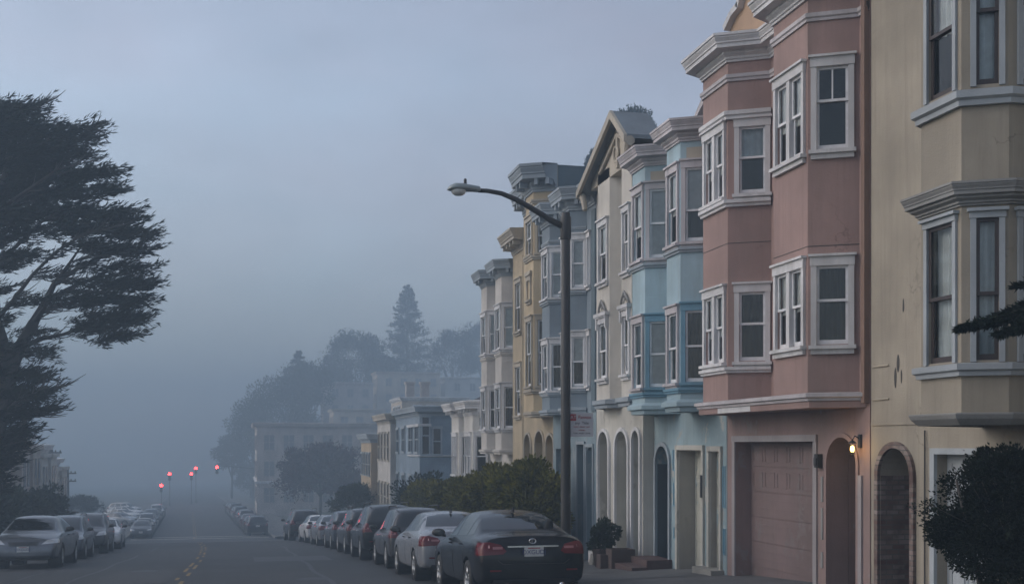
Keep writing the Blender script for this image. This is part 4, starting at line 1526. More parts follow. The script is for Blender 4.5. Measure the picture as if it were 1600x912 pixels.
def beige_house():
    X0, s0, s1 = 9.2, 38.28, 42.8
    h = thing('beige_house', 'beige boarded house with two tall bays above the hedge', 'house', (9.2, 40.5, -3.8), 'attached houses up the right side of the street')
    bn = [(9.2, 38.42), (8.7, 38.70), (8.7, 39.65), (9.2, 39.93)]
    bf = [(9.2, 40.85), (8.7, 41.13), (8.7, 42.10), (9.2, 42.38)]
    f = shell(h, X0, s0, s1, -0.28, -4.8, 6.2, 'beige', 'beige', ghole=[(38.9, 40.4, -4.0, -1.2, 0), (41.3, 42.2, -4.0, -1.2, 0)],
              uhole=[(38.5, 39.85, 0, 5.6, 0), (40.9, 42.3, 0, 5.6, 0)], gdepth=0.4)
    w = dict(m=(0.11, 0.11), cw=0.07)
    for p in (bn, bf):
        bay(h, p, -0.26, 5.95, 'beige', [(1, 3.35, 4.72, dict(w, cov='shade')), (0, 3.35, 4.74, dict(w, cov='shade_full')),
                                         (1, 0.60, 1.98, dict(w, cov='shade')), (0, 0.60, 2.0, dict(w, cov='curtain_dim'))], trim='trim', sash='sash_w')
        bandm(h, p, -0.32, 0.16, 0.09, 'beige', 'bay_base')
        bandm(h, p, 3.08, 0.10, 0.05, 'beige', 'bay_sill')
    cornice(h, [(9.2, 38.3)] + bn + bf, 5.80, 0.55, 0.36, 'trim_slate', brackets=0.45)
    fill_door(h, f, 38.9 - s0, 40.4 - s0, -4.0, -1.2, -0.36, 'beige', 3, 3, 'garage_door', False)
    fill_door(h, f, 41.3 - s0, 42.2 - s0, -4.0, -1.2, -0.36, 'door_d', 2, 3)


def flatwin(root, fr, a0, a1, z0, z1, trim='trim', bars=1, hood=True, pane='carglass'):
    """window of a distant house: casing (part) with dark glass (sub-part)"""
    c = MB()
    w = 0.09
    c.fbox(fr, a0 - w, a0, 0, 0.06, z0, z1)
    c.fbox(fr, a1, a1 + w, 0, 0.06, z0, z1)
    c.fbox(fr, a0 - w - 0.03, a1 + w + 0.03, 0, 0.09, z1, z1 + 0.14)
    c.fbox(fr, a0 - w - 0.03, a1 + w + 0.03, 0, 0.10, z0 - 0.1, z0)
    c.fbox(fr, a0, a1, 0.012, 0.04, (z0 + z1) / 2 - 0.03, (z0 + z1) / 2 + 0.03)
    for k in range(1, bars):
        a = a0 + (a1 - a0) * k / bars
        c.fbox(fr, a - 0.04, a + 0.04, 0.013, 0.055, z0, z1)
    o = obj('window', c, M[trim], root)
    g = MB()
    g.fbox(fr, a0, a1, 0.0, 0.01, z0, z1)
    obj('pane', g, M[pane], o)
    return o


def block_house(name, label, x0, x1, s0, s1, zb, zt, wm, group=None, street=(), near=(), crown=0.4, out=0.3, trim='trim', cat='house', left=False, pane='carglass'):
    """free-standing flat-roofed house seen at a distance; street / near: lists of (a0, a1, z0, z1, bars)"""
    xf = x1 if left else x0
    h = thing(name, label, cat, (xf, s0, zb + 0.6), group)
    mb = MB()
    mb.box(x0, x1, s0, s1, zb, zt)
    obj('wall', mb, M[wm], h)
    fs = Fr((x1, s1), (x1, s0)) if left else Fr((x0, s0), (x0, s1))
    fn = Fr((x1, s0), (x0, s0))
    for (a0, a1, z0, z1, b) in street:
        flatwin(h, fs, a0, a1, z0, z1, trim, b, pane=pane)
    for (a0, a1, z0, z1, b) in near:
        flatwin(h, fn, a0, a1, z0, z1, trim, b, pane=pane)
    path = [(x1, s1), (x1, s0), (x0, s0)] if left else [(x1, s0), (x0, s0), (x0, s1)]
    cornice(h, path, zt - crown * 0.75, crown, out, trim)
    r = MB()
    r.box(x0 + 0.2, x1 - 0.2, s0 + 0.2, s1 - 0.2, zt + 0.001, zt + 0.08)
    obj('roof', r, M['roof'], h)
    return h


def far_right_houses():
    G = 'attached houses up the right side of the street'
    # small white house with two bays
    X0, s0, s1 = 9.2, 42.85, 48.4
    h = thing('small_white_house', 'low white house with narrow dark windows just beyond the beige house', 'house', (9.2, 45, -4), G)
    b1 = [(9.2, 42.92), (8.6, 43.27), (8.6, 45.0), (9.2, 45.35)]
    b2 = [(9.2, 45.85), (8.6, 46.2), (8.6, 47.8), (9.2, 48.15)]
    shell(h, X0, s0, s1, -1.75, -5.2, 1.75, 'smallwhite', 'smallwhite', uhole=[(43.0, 45.2, -1.6, 1.0, 0), (46, 48, -1.6, 1.0, 0)], gdepth=0.4)
    for p in (b1, b2):
        bay(h, p, -1.8, 1.4, 'smallwhite', [(1, -1.2, 0.35, dict(m=0.32, n=2, cov='curtain')), (0, -1.2, 0.35, dict(m=0.14, cov='none'))], trim='trim')
        fr = Fr(p[0], p[1])
        mb = MB()
        mb.fbox(fr, 0.26, 0.40, 0, 0.03, 0.75, 1.05)
        obj('wall_ornament', mb, M['teal'], h)
        bandm(h, p, -1.85, 0.2, 0.1, 'smallwhite', 'bay_base')
    cornice(h, [(9.2, 42.87)] + b1 + b2, 1.15, 0.55, 0.42, 'trim', brackets=0.5)
    mb = MB()
    mb.add([(9.0, 42.9, 1.75), (12, 42.9, 1.75), (12, 46, 1.75), (9.0, 46, 1.75), (10.4, 44.4, 2.55)], [(0, 1, 4), (1, 2, 4), (2, 3, 4), (3, 0, 4)])
    obj('hip_roof', mb, M['roof'], h)
    fl = Fr((X0, s0), (X0, s1))
    fill_door(h, fl, 2.55, 2.95, -4.0, -2.0, 0.05, 'door_d', 1, 3)
    # grey-blue corner house: its near side wall faces the camera
    h = block_house('corner_house', 'grey blue corner house with white framed corner windows in the haze', 9.0, 17.0, 59.4, 68.9, -6.6, 1.9, 'corner', G,
                    street=[(0.3, 1.5, -0.35, 0.95, 2), (2.4, 3.8, -0.35, 0.95, 2), (5.4, 6.6, -0.35, 0.95, 2), (8.0, 8.9, -0.4, 0.9, 1),
                            (0.3, 1.4, -3.2, -1.7, 2), (2.5, 3.7, -3.2, -1.7, 2), (5.4, 6.6, -3.2, -1.7, 2), (8.0, 8.9, -3.2, -1.7, 1)],
                    near=[(6.90, 7.28, -0.45, 0.85, 1), (7.52, 7.86, -0.45, 1.45, 1)], crown=0.5, out=0.35, trim='trim_slate')
    mb = MB()
    fs = Fr((9.0, 59.4), (9.0, 68.9))
    mb.sweep([(9.6, 59.4), (9.0, 59.4), (9.0, 63.5)], [(0.002, 0.98), (0.10, 0.98), (0.12, 1.10), (0.002, 1.12)])
    mb.sweep([(11.0, 59.4), (9.0, 59.4), (9.0, 63.5)], [(0.002, -0.62), (0.08, -0.60), (0.10, -0.53), (0.002, -0.51)])
    mb.sweep([(11.4, 59.4), (9.0, 59.4)], [(0.002, -2.3), (0.08, -2.28), (0.10, -2.2), (0.002, -2.16)])
    obj('belt_course', mb, M['trim'], h)
    wn_ = lambda n, z0, z1, w, st, a=0.5: [(a + i * st, a + i * st + w, z0, z1, 1) for i in range(n)]
    block_house('pale_yellow_house', 'pale yellow narrow house with grey cornice just past the grey blue corner house', 8.7, 16, 69.2, 75.8, -7.0, 1.75, 'beige', G,
                street=wn_(4, -0.9, 0.7, 0.7, 1.6) + wn_(4, -4, -2.4, 0.7, 1.6), near=[], crown=0.6, out=0.4, trim='trim_tan')
    block_house('ochre_brown_house', 'tan and brown low house farthest down the near row of houses', 8.3, 15, 76.1, 82.6, -8.0, 0.6, 'tan', G,
                street=wn_(4, -2.0, -0.6, 0.7, 1.6) + wn_(4, -5, -3.4, 0.7, 1.6), near=[], crown=0.6, out=0.35, trim='trim_slate')
    # apartment block across the cross street
    h = block_house('apartment_block', 'long pale apartment block behind the plum tree at the far crossing', 1.9, 17.6, 152.0, 176.0, -10.6, 2.7, 'pale', None,
                    street=wn_(8, -0.6, 1.2, 1.3, 2.9, 1.0) + wn_(8, -4.0, -2.2, 1.3, 2.9, 1.0) + wn_(8, -7.3, -5.5, 1.3, 2.9, 1.0),
                    near=[(1.0 + i * 2.5, 2.3 + i * 2.5, z, z + 1.9, 2) for i in range(6) for z in (-7.4, -4.0, -0.6)], crown=0.8, out=0.6, cat='apartment block', trim='pale', pane='pane_pale')
    mb = MB()
    mb.sweep([(17.6, 152), (1.9, 152), (1.9, 176)], [(0.002, -5.0), (0.25, -4.95), (0.3, -4.7), (0.002, -4.65)])
    obj('belt_course', mb, M['trim'], h)
    # blocks stepping up the hill
    for (nm, lb, pa, pb, yt, d, wm) in (('hillside_block', 'pale tan block standing highest on the hill below the tall pine', 588, 690, 582, 236, 'hillpale'),
                                        ('hillside_house', 'faint square house left of the tan hill block', 505, 584, 598, 228, 'pale'),
                                        ('hillside_flats', 'faint flats right of the tan hill block behind the beige house', 694, 775, 590, 244, 'smallwhite'),
                                        ('terrace_house', 'low hazy house stepping down the hill behind the apartment block', 520, 600, 640, 200, 'hillpale')):
        a_, b_ = pt(pa, yt, d), pt(pb, yt, d)
        x0, x1, s0_ = a_.x, b_.x, (a_.y + b_.y) / 2
        nwin = max(2, int((x1 - x0) / 2.8))
        block_house(nm, lb, x0, x1, s0_, s0_ + 9, terrain(x0, s0_) - 2, a_.z, wm, None,
                    near=[(0.9 + i * (x1 - x0 - 0.8) / nwin, 2.1 + i * (x1 - x0 - 0.8) / nwin, a_.z - dz, a_.z - dz + 1.6, 2) for i in range(nwin) for dz in (2.8, 6.0, 9.2)],
                    street=[(1 + i * 2.6, 2.2 + i * 2.6, a_.z - dz, a_.z - dz + 1.6, 1) for i in range(3) for dz in (2.8, 6.0)], crown=0.6, out=0.4, trim=wm, pane='pane_pale', cat='house')
    # rooftop house with pale chimneys rising behind the corner house
    h = block_house('rooftop_house', 'cream house with two chimneys rising behind the grey blue corner house', 15.2, 22.0, 112.0, 120.0, -9.5, 4.6, 'hillpale', None,
                    near=[(3.6 + i * 1.3, 4.3 + i * 1.3, 2.2, 3.8, 1) for i in range(2)], street=[(1 + i * 2, 2 + i * 2, 2.2, 3.8, 1) for i in range(3)], crown=0.4, out=0.25)
    for x in (16.2, 17.7):
        mb = MB()
        mb.box(x - 0.4, x + 0.4, 113.0, 113.8, 4.7, 6.0)
        mb.box(x - 0.5, x + 0.5, 112.9, 113.9, 6.0, 6.25)
        obj('chimney', mb, M['pale'], h)


def left_houses():
    G = 'houses along the left side of the street'
    for (nm, lb, s0, s1, x1, zt, wm, k) in (
            ('pale_left_house', 'pale house half hidden by the cypress on the left pavement', 60.0, 67.0, -11.2, 0.4, 'pale', 3),
            ('grey_left_house', 'faint grey house beside the leaning utility pole on the left', 67.4, 74.0, -11.4, -0.1, 'smallwhite', 3),
            ('dim_left_house', 'farthest faint house of the left row above the clipped hedge', 74.4, 81.0, -11.8, -1.0, 'beige', 3)):
        zb = prof(s1) - 1.0
        win = [(0.7 + i * 2.1, 1.6 + i * 2.1, z, z + 1.4, 1) for i in range(k) for z in (zt - 2.4, zt - 4.9)]
        h = block_house(nm, lb, x1 - 9, x1, s0, s1, zb, zt, wm, G, street=win, near=[(0.6 + i * 1.7, 1.3 + i * 1.7, z, z + 1.4, 1) for i in range(4) for z in (zt - 2.4, zt - 4.9)], crown=0.5, out=0.4, left=True)
        for i in range(2):
            fr = Fr((x1, s1), (x1, s0))
            mb = MB()
            a = 0.5 + i * 3.2
            mb.fbox(fr, a, a + 2.2, 0.07, 0.6, zt - 3.2, zt - 0.6)
            mb.fbox(fr, a - 0.1, a + 2.3, 0.07, 0.75, zt - 0.6, zt - 0.4)
            b = obj('bay', mb, M[wm], h)
            for j in range(2):
                mb = MB()
                mb.fbox(fr, a + 0.2 + j, a + 0.8 + j, 0.6, 0.62, zt - 2.5, zt - 1.1)
                obj('window', mb, M['carglass'], h)


cream_house()
pink_house()
blue_house()
white_house()
slate_house()
yellow_house()
ochre_house()
beige_house()
far_right_houses()
left_houses()


# ================================================================== CARS
SEDAN = [  # y, y_top, half width, bottom, shoulder, top half width, top
    (-2.36, -2.27, .70, .36, .86, .58, .955),
    (-2.31, -2.24, .845, .27, .93, .66, 1.035),
    (-2.08, -2.05, .895, .22, .975, .70, 1.075),
    (-1.72, -1.72, .905, .20, 1.0, .70, 1.105),
    (-1.25, -1.25, .91, .19, .995, .635, 1.315),
    (-.85, -.85, .91, .19, .985, .585, 1.435),
    (-.2, -.2, .91, .19, .975, .59, 1.480),
    (.4, .4, .91, .19, .965, .575, 1.445),
    (.85, .85, .91, .19, .955, .60, 1.25),
    (1.25, 1.25, .905, .20, .935, .66, 1.01),
    (1.75, 1.75, .895, .21, .875, .64, .94),
    (2.15, 2.15, .865, .23, .77, .60, .82),
    (2.31, 2.30, .79, .27, .66, .54, .70),
    (2.36, 2.34, .66, .33, .56, .44, .60)]
SUV = [
    (-2.27, -2.20, .70, .40, .98, .64, 1.07),
    (-2.23, -2.15, .86, .31, 1.04, .70, 1.15),
    (-2.10, -1.98, .90, .27, 1.06, .665, 1.49),
    (-1.92, -1.76, .91, .26, 1.06, .64, 1.66),
    (-1.2, -1.2, .915, .25, 1.055, .645, 1.715),
    (-.2, -.2, .915, .25, 1.03, .64, 1.72),
    (.45, .45, .915, .25, 1.01, .62, 1.66),
    (.95, .95, .915, .25, 1.0, .635, 1.40),
    (1.35, 1.35, .91, .26, .985, .68, 1.10),
    (1.80, 1.80, .90, .27, .95, .64, 1.03),
    (2.12, 2.12, .87, .29, .86, .60, .93),
    (2.26, 2.25, .79, .33, .72, .52, .79),
    (2.30, 2.28, .66, .40, .60, .42, .66)]


def cage_mesh(st):
    me = bpy.data.meshes.new('cage')
    V, Fc = [], []
    for (y, yt, w, zb, zs, wt, zt) in st:
        ym = (y + yt) / 2
        half = [(.78 * w, y, zb), (.955 * w, y, zb + .09), (w, y, zb + .48 * (zs - zb)), (.985 * w, y, zs - .09), (.925 * w, ym, zs), (wt, yt, zt - .055 if zt - zs > .18 else zt - .03), (.55 * wt, yt, zt - .008)]
        ring = [(0, y, zb)] + half + [(0, yt, zt)] + [(-a, b, c) for a, b, c in half[::-1]]
        V += ring
    n = 16
    for i in range(len(st) - 1):
        for k in range(n):
            k2 = (k + 1) % n
            Fc.append((i * n + k, i * n + k2, (i + 1) * n + k2, (i + 1) * n + k))
    for o, flip in ((0, False), ((len(st) - 1) * n, True)):
        fs = [(0, 1, 15)] + [(j, j + 1, 15 - j, 16 - j) for j in range(1, 7)] + [(7, 8, 9)]
        for f in fs:
            f = tuple(o + q for q in f)
            Fc.append(f[::-1] if not flip else f)
    me.from_pydata(V, [], Fc)
    me.update()
    cr = me.attributes.new('crease_edge', 'FLOAT', 'EDGE')
    ns = len(st)
    for e in me.edges:
        (i0, k0), (i1, k1) = divmod(e.vertices[0], n), divmod(e.vertices[1], n)
        c = 0.0
        if k0 == k1:                      # lines running along the body
            if k0 in (5, 11):
                c = .45
            elif k0 in (4, 12):
                c = .25
            elif k0 in (2, 14):
                c = .35
            elif k0 in (6, 10) and 3 <= min(i0, i1) <= 8:
                c = .35
        elif i0 == i1:                    # lines running across it
            lo_, hi_ = min(k0, k1), max(k0, k1)
            if 4 <= lo_ and hi_ <= 12:
                if i0 == 1:
                    c = .65
                elif i0 == ns - 3 or i0 == ns - 5:
                    c = .30
                elif i0 == 3 and st is SEDAN:
                    c = .45
            elif i0 in (1, ns - 2):
                c = .35
        cr.data[e.index].value = c
    ob = bpy.data.objects.new('cage', me)
    COL.objects.link(ob)
    md = ob.modifiers.new('s', 'SUBSURF')
    md.levels = md.render_levels = 3
    dg = bpy.context.evaluated_depsgraph_get()
    bm = bmesh.new()
    bm.from_mesh(ob.evaluated_get(dg).to_mesh())
    bpy.data.objects.remove(ob)
    bpy.data.meshes.remove(me)
    bmesh.ops.recalc_face_normals(bm, faces=bm.faces)
    bm.normal_update()
    return bm


def inside(poly, a, b):
    r = False
    j = len(poly) - 1
    for i in range(len(poly)):
        (xi, yi), (xj, yj) = poly[i], poly[j]
        if (yi > b) != (yj > b) and a < (xj - xi) * (b - yi) / (yj - yi) + xi:
            r = not r
        j = i
    return r


def cut_out(bm, poly, plane, sel, push=0.0, delete_only=False):
    """trim a polygonal patch off the body; plane 'yz' or 'xz'; returns (verts, faces) of the patch"""
    ix = {'yz': (1, 2), 'xz': (0, 2)}[plane]
    xs, ys = [p[0] for p in poly], [p[1] for p in poly]
    lo, hi = (min(xs) - .1, min(ys) - .1), (max(xs) + .1, max(ys) + .1)

    def near(f):
        c = f.calc_center_median()
        return lo[0] <= c[ix[0]] <= hi[0] and lo[1] <= c[ix[1]] <= hi[1] and sel(f, c)
    for i in range(len(poly)):
        a, b = poly[i], poly[(i + 1) % len(poly)]
        d = (b[0] - a[0], b[1] - a[1])
        no = [0, 0, 0]
        no[ix[0]], no[ix[1]] = -d[1], d[0]
        co = [0, 0, 0]
        co[ix[0]], co[ix[1]] = a
        fs = [f for f in bm.faces if near(f)]
        es = list({e for f in fs for e in f.edges})
        vs = list({v for f in fs for v in f.verts})
        bmesh.ops.bisect_plane(bm, geom=vs + es + fs, dist=1e-5, plane_co=co, plane_no=no)
    bm.normal_update()
    fs = []
    for f in bm.faces:
        c = f.calc_center_median()
        if near(f) and inside(poly, c[ix[0]], c[ix[1]]):
            fs.append(f)
    mb = MB()
    idx = {}
    for f in fs:
        for v in f.verts:
            if v not in idx:
                idx[v] = len(mb.v)
                mb.v.append(tuple(v.co + v.normal * push))
    for f in fs:
        mb.f.append(tuple(idx[v] for v in f.verts))
    bmesh.ops.delete(bm, geom=fs, context='FACES')
    return mb


def text_mesh(body, size, align='CENTER'):
    cu = bpy.data.curves.new('t', 'FONT')
    cu.body = body
    cu.size = size
    cu.align_x = align
    cu.align_y = 'CENTER'
    cu.extrude = 0.0015
    o = bpy.data.objects.new('t', cu)
    COL.objects.link(o)
    dg = bpy.context.evaluated_depsgraph_get()
    me = bpy.data.meshes.new_from_object(o.evaluated_get(dg))
    bpy.data.objects.remove(o)
    return me


def make_wheel(root, x, y, r, rimm='rim'):
    """tyre with a spoked rim; axle along x"""
    sgn = 1 if x > 0 else -1
    t = MB()
    w = 0.105
    t.lathe([(r * .66, -w), (r * .80, -w * 1.04), (r * .95, -w * .92), (r, -w * .6), (r, w * .6), (r * .95, w * .92), (r * .80, w * 1.04), (r * .66, w)], 28, 'x', (x, y, r))
    o = obj('wheel', t, M['rubber'], root, smooth=True, local=True)
    m = MB()
    xo = x + sgn * w * .86
    m.lathe([(r * .665, x - sgn * w), (r * .665, xo + sgn * .008), (r * .61, xo + sgn * .01), (r * .585, xo - sgn * .02), (r * .585, x - sgn * .02)], 28, 'x', (0, y, r))
    m.lathe([(0, xo + sgn * .004), (r * .14, xo), (r * .17, xo - sgn * .03)], 14, 'x', (0, y, r))
    for k in range(5):
        a = 2 * math.pi * k / 5 + .3
        for da in (-.16, .16):
            p0 = (xo - sgn * .012, y + r * .10 * math.cos(a), r + r * .10 * math.sin(a))
            p1 = (xo - sgn * .004, y + r * .60 * math.cos(a + da), r + r * .60 * math.sin(a + da))
            m.tube([p0, p1], [.022, .017], 6)
    ri = obj('rim', m, M[rimm], o, smooth=True, local=True)
    d = MB()
    d.lathe([(0, xo - sgn * .06), (r * .6, xo - sgn * .06)], 20, 'x', (0, y, r))
    obj('brake_disc', d, M['rim_d'], o, local=True)
    return o


def make_car(kind, name, paint_m, detail=True):
    suv = kind == 'suv'
    root = thing(name, 'car', 'car')
    bm = cage_mesh(SUV if suv else SEDAN)
    parts = []
    back = lambda f, c: f.normal.y < -.22 and c.y < (-1.2 if suv else -.7)
    front = lambda f, c: f.normal.y > .2 and c.y > .3 and c.z > .9
    Sd = {s: (lambda f, c, s=s: s * c.x > .35 and abs(f.normal.x) > .35) for s in (1, -1)}
    r = .36 if suv else .325
    yw = (1.34, -1.36) if suv else (1.40, -1.38)
    # glass
    if suv:
        rear = [(-.70, 1.155), (.70, 1.155), (.60, 1.545), (.50, 1.60), (-.50, 1.60), (-.60, 1.545)]
        screen = [(-.66, 1.13), (.66, 1.13), (.56, 1.60), (-.56, 1.60)]
        sides = [[(-1.86, 1.10), (-1.08, 1.09), (-1.08, 1.60), (-1.62, 1.58)], [(-1.00, 1.09), (-.18, 1.07), (-.18, 1.62), (-1.00, 1.605)], [(-.10, 1.07), (1.02, 1.05), (.52, 1.57), (-.10, 1.62)]]
    else:
        rear = [(-.66, 1.135), (.66, 1.135), (.62, 1.20), (.52, 1.37), (.44, 1.395), (-.44, 1.395), (-.52, 1.37), (-.62, 1.20)]
        screen = [(-.64, 1.05), (.64, 1.05), (.53, 1.385), (-.53, 1.385)]
        sides = [[(-1.42, 1.06), (-1.02, 1.04), (-1.02, 1.36), (-1.12, 1.32)], [(-.96, 1.04), (-.14, 1.03), (-.14, 1.405), (-.90, 1.385)], [(-.06, 1.03), (.98, 1.0), (.38, 1.375), (-.06, 1.405)]]
    parts.append(('rear_window', cut_out(bm, rear, 'xz', back, .002), 'carglass'))
    parts.append(('windscreen', cut_out(bm, screen, 'xz', front, .002), 'carglass'))
    for s in (1, -1):
        for pl in sides:
            parts.append(('side_window', cut_out(bm, pl, 'yz', Sd[s], .002), 'carglass'))
    # lights wrap round the corners
    for s in (1, -1):
        if suv:
            tl = [(s * .60, .86), (s * .97, .86), (s * .97, 1.10), (s * .72, 1.13), (s * .68, 1.0)]
        else:
            tl = [(s * .44, .80), (s * .50, .755), (s * .97, .735), (s * .97, .93), (s * .70, .945), (s * .52, .90)]
        parts.append(('tail_light', cut_out(bm, tl, 'xz', lambda f, c: c.y < (-1.95 if suv else -2.05), .008), 'tail'))
        hl = [(s * .46, .66), (s * .94, .70), (s * .94, .82), (s * .60, .78)] if not suv else [(s * .48, .74), (s * .94, .78), (s * .94, .93), (s * .60, .90)]
        parts.append(('headlight', cut_out(bm, hl, 'xz', lambda f, c: c.y > 1.85, .006), 'head'))
    gr = [(-.36, .62), (.36, .62), (.40, .74), (-.40, .74)] if not suv else [(-.38, .64), (.38, .64), (.44, .84), (-.44, .84)]
    parts.append(('grille', cut_out(bm, gr, 'xz', lambda f, c: c.y > 1.9, -.004), 'blackplastic'))
    # lower bumper insert
    zb = .40 if suv else .36
    lb = [(-.72, .20), (.72, .20), (.66, zb), (-.66, zb)]
    parts.append(('rear_valance', cut_out(bm, lb, 'xz', lambda f, c: c.y < -2.0 and f.normal.y < -.1, .003), 'blackplastic'))
    parts.append(('front_valance', cut_out(bm, lb, 'xz', lambda f, c: c.y > 2.0 and f.normal.y > .1, .003), 'blackplastic'))
    # wheel arches
    wells = []
    ra = r + .055
    for y in yw:
        n = 22
        circ = [(y + ra * math.cos(2 * math.pi * k / n), r + ra * math.sin(2 * math.pi * k / n)) for k in range(n)]
        for s in (1, -1):
            cut_out(bm, circ, 'yz', lambda f, c, s=s: s * c.x > .5)
            w = MB()
            w.lathe([(ra, s * .89), (ra, s * .55), (0, s * .55)], n, 'x', (0, y, r))
            wells.append(w)
    bt = BVHTree.FromBMesh(bm)
    me = bpy.data.meshes.new('body')
    bm.to_mesh(me)
    bm.free()
    me.polygons.foreach_set('use_smooth', [True] * len(me.polygons))
    body = link('body', me, paint_m, root, True)
    body['paint'] = 1
    for nm, mb, mt in parts:
        if mb.f:
            o = obj(nm, mb, M[mt], root, smooth=True, local=True, fixn=False)
            if nm == 'tail_light':
                xs = [v[0] for v in mb.v]
                sg = 1 if sum(xs) > 0 else -1
                k = MB()
                for (x0, x1, z0, z1) in (((.50, .66, .835, .875), (.71, .84, .855, .90)) if not suv else ((.72, .84, .95, 1.0),)):
                    pts = []
                    for (xx, zz) in ((x0, z0), (x1, z0), (x1, z1), (x0, z1)):
                        pts.append((sg * xx, zz))
                    qs = []
                    for xx, zz in pts:
                        hit = min((v for v in mb.v), key=lambda v: (v[0] - xx) ** 2 + (v[2] - zz) ** 2)
                        qs.append((xx, hit[1] - .012, zz))
                    k.poly(qs)
                obj('reversing_lens', k, M['tail_c'], o, local=True)
    w = MB()
    for q in wells:
        w.add(q.v, q.f)
    w.box(-.62, .62, -2.0, 2.0, .24, .45)
    obj('underbody', w, M['blackplastic'], root, local=True)
    for y in yw:
        for s in (1, -1):
            make_wheel(root, s * .795, y, r)

    def back_y(x, z):
        h = bt.ray_cast(Vector((x, -4, z)), Vector((0, 1, 0)))
        return h[0].y if h[0] else -2.2

    def front_y(x, z):
        h = bt.ray_cast(Vector((x, 4, z)), Vector((0, -1, 0)))
        return h[0].y if h[0] else 2.2
    # number plates
    zp = .80 if not suv else .86
    for side in (-1, 1):
        z0 = zp - .085 if side < 0 else .46
        y = back_y(.0, z0 + .07) - .012 if side < 0 else front_y(0, z0 + .07) + .012
        p = MB()
        if side < 0:
            p.box(-.155, .155, y - .012, y, z0, z0 + .155)
        else:
            p.box(-.155, .155, y, y + .012, z0, z0 + .155)
        pl = obj('number_plate', p, M['plate'], root, local=True)
        t = text_mesh('DXGUDJ', .098)
        ym = y + side * .0135
        rot = Matrix.Rotation(R(90), 4, 'X') if side < 0 else Matrix.Rotation(R(180), 4, 'Z') @ Matrix.Rotation(R(90), 4, 'X')
        t.transform(Matrix.Translation((0, ym, z0 + .066)) @ rot)
        link('plate_text', t, M['ink'], pl, True)
        k = MB()
        if side < 0:
            k.box(-.10, .10, ym - .001, ym, z0 + .124, z0 + .138)
        else:
            k.box(-.10, .10, ym, ym + .001, z0 + .124, z0 + .138)
        obj('plate_strip', k, M['signred'], pl, local=True)
    # bright strip and emblem on the boot lid
    zc = .872 if not suv else 1.0
    k = MB()
    xs = np.linspace(-.415 if not suv else -.34, .415 if not suv else .34, 9)
    pts = [(float(x), back_y(float(x), zc) - .012, zc) for x in xs]
    for a, b in zip(pts[:-1], pts[1:]):
        k.hexa([(a[0], a[1], zc - .012), (b[0], b[1], zc - .012), (b[0], b[1] + .02, zc - .012), (a[0], a[1] + .02, zc - .012),
                (a[0], a[1], zc + .012), (b[0], b[1], zc + .012), (b[0], b[1] + .02, zc + .012), (a[0], a[1] + .02, zc + .012)])
    obj('trim_strip', k, M['chrome'], root, local=True)
    k = MB()
    ze = .955 if not suv else 1.08
    ye = back_y(0, ze) - .012
    ring = [(.055 * math.cos(t), ye, ze + .036 * math.sin(t)) for t in np.linspace(0, 2 * math.pi, 25)]
    k.tube(ring, .010, 6, False)
    k.tube([(0, ye, ze - .03), (-.012, ye, ze + .004), (.0, ye, ze + .03)], .007, 5)
    obj('emblem', k, M['chrome'], root, smooth=True, local=True)
    if not suv:      # lid seam, bumper crease and boot handle shadow gap
        k = MB()
        for s in (1, -1):
            pts = [(s * .70, .95), (s * .64, .90), (s * .62, .78), (s * .58, .66), (s * .50, .60)]
            q = [(x, back_y(x, z) - .001, z) for x, z in pts]
            k.tube(q, .005, 5)
        q = [(float(x), back_y(float(x), .598) - .001, .598) for x in np.linspace(-.5, .5, 9)]
        k.tube(q, .005, 5)
        obj('boot_seam', k, M['blackplastic'], root, local=True)
    # bumper reflectors
    for s in (1, -1):
        x = s * .62
        z = .50 if not suv else .58
        y = back_y(x, z)
        k = MB()
        k.box(x - .09, x + .09, y - .006, y + .03, z - .014, z + .014)
        obj('reflector', k, M['tail'], root, local=True)
    # mirrors and door handles
    for s in (1, -1):
        k = MB()
        ym, zm = (.78, 1.02) if not suv else (.86, 1.10)
        k.lathe([(0, -.075), (.055, -.07), (.085, -.03), (.082, .03), (.04, .075), (0, .08)], 12, 'y', (0, 0, 0))
        k.v = [(s * 1.0 + v[0] * 1.45, ym + v[1], zm + .045 + v[2] * .88) for v in k.v]
        k.tube([(s * .86, ym + .03, zm - .02), (s * .95, ym + .02, zm)], .025, 6)
        mo = obj('mirror', k, M['blackplastic'], root, smooth=True, local=True)
        g = MB()
        g.lathe([(0, ym - .078), (.06, ym - .075)], 12, 'y', (0, 0, 0))
        g.v = [(s * 1.0 + v[0] * 1.5, v[1], zm + .045 + v[2] * .85) for v in g.v]
        obj('mirror_glass', g, M['carglass'], mo, local=True)
        for yd in (-.78, .18):
            h = bt.ray_cast(Vector((s * 3, yd, .90)), Vector((-s, 0, 0)))
            xh = h[0].x if h[0] else s * .9
            k = MB()
            k.tube([(xh, yd - .09, .90), (xh + s * .025, yd - .06, .90), (xh + s * .025, yd + .06, .90), (xh, yd + .09, .90)], .013, 6)
            obj('door_handle', k, M['chrome'] if suv else paint_m, root, smooth=True, local=True)
        # door seams
        k = MB()
        for (yd, y2) in ((1.02, .92), (-.10, -.10), (-1.0, -1.18)):
            q = []
            for z in np.linspace(.30, .99 if not suv else 1.03, 7):
                yy = yd + (y2 - yd) * max(0, (.55 - z)) * 0
                if yd < -.5:
                    yy = yd - .12 * max(0, .6 - abs(z - .75))
                h = bt.ray_cast(Vector((s * 3, yy, float(z))), Vector((-s, 0, 0)))
                if h[0]:
                    q.append((h[0].x, yy, float(z)))
            if len(q) > 2:
                k.tube(q, .005, 4)
        obj('door_seam', k, M['blackplastic'], root, local=True)
    k = MB()
    za = 1.44 if not suv else 1.70
    ya = -.93 if not suv else -1.55
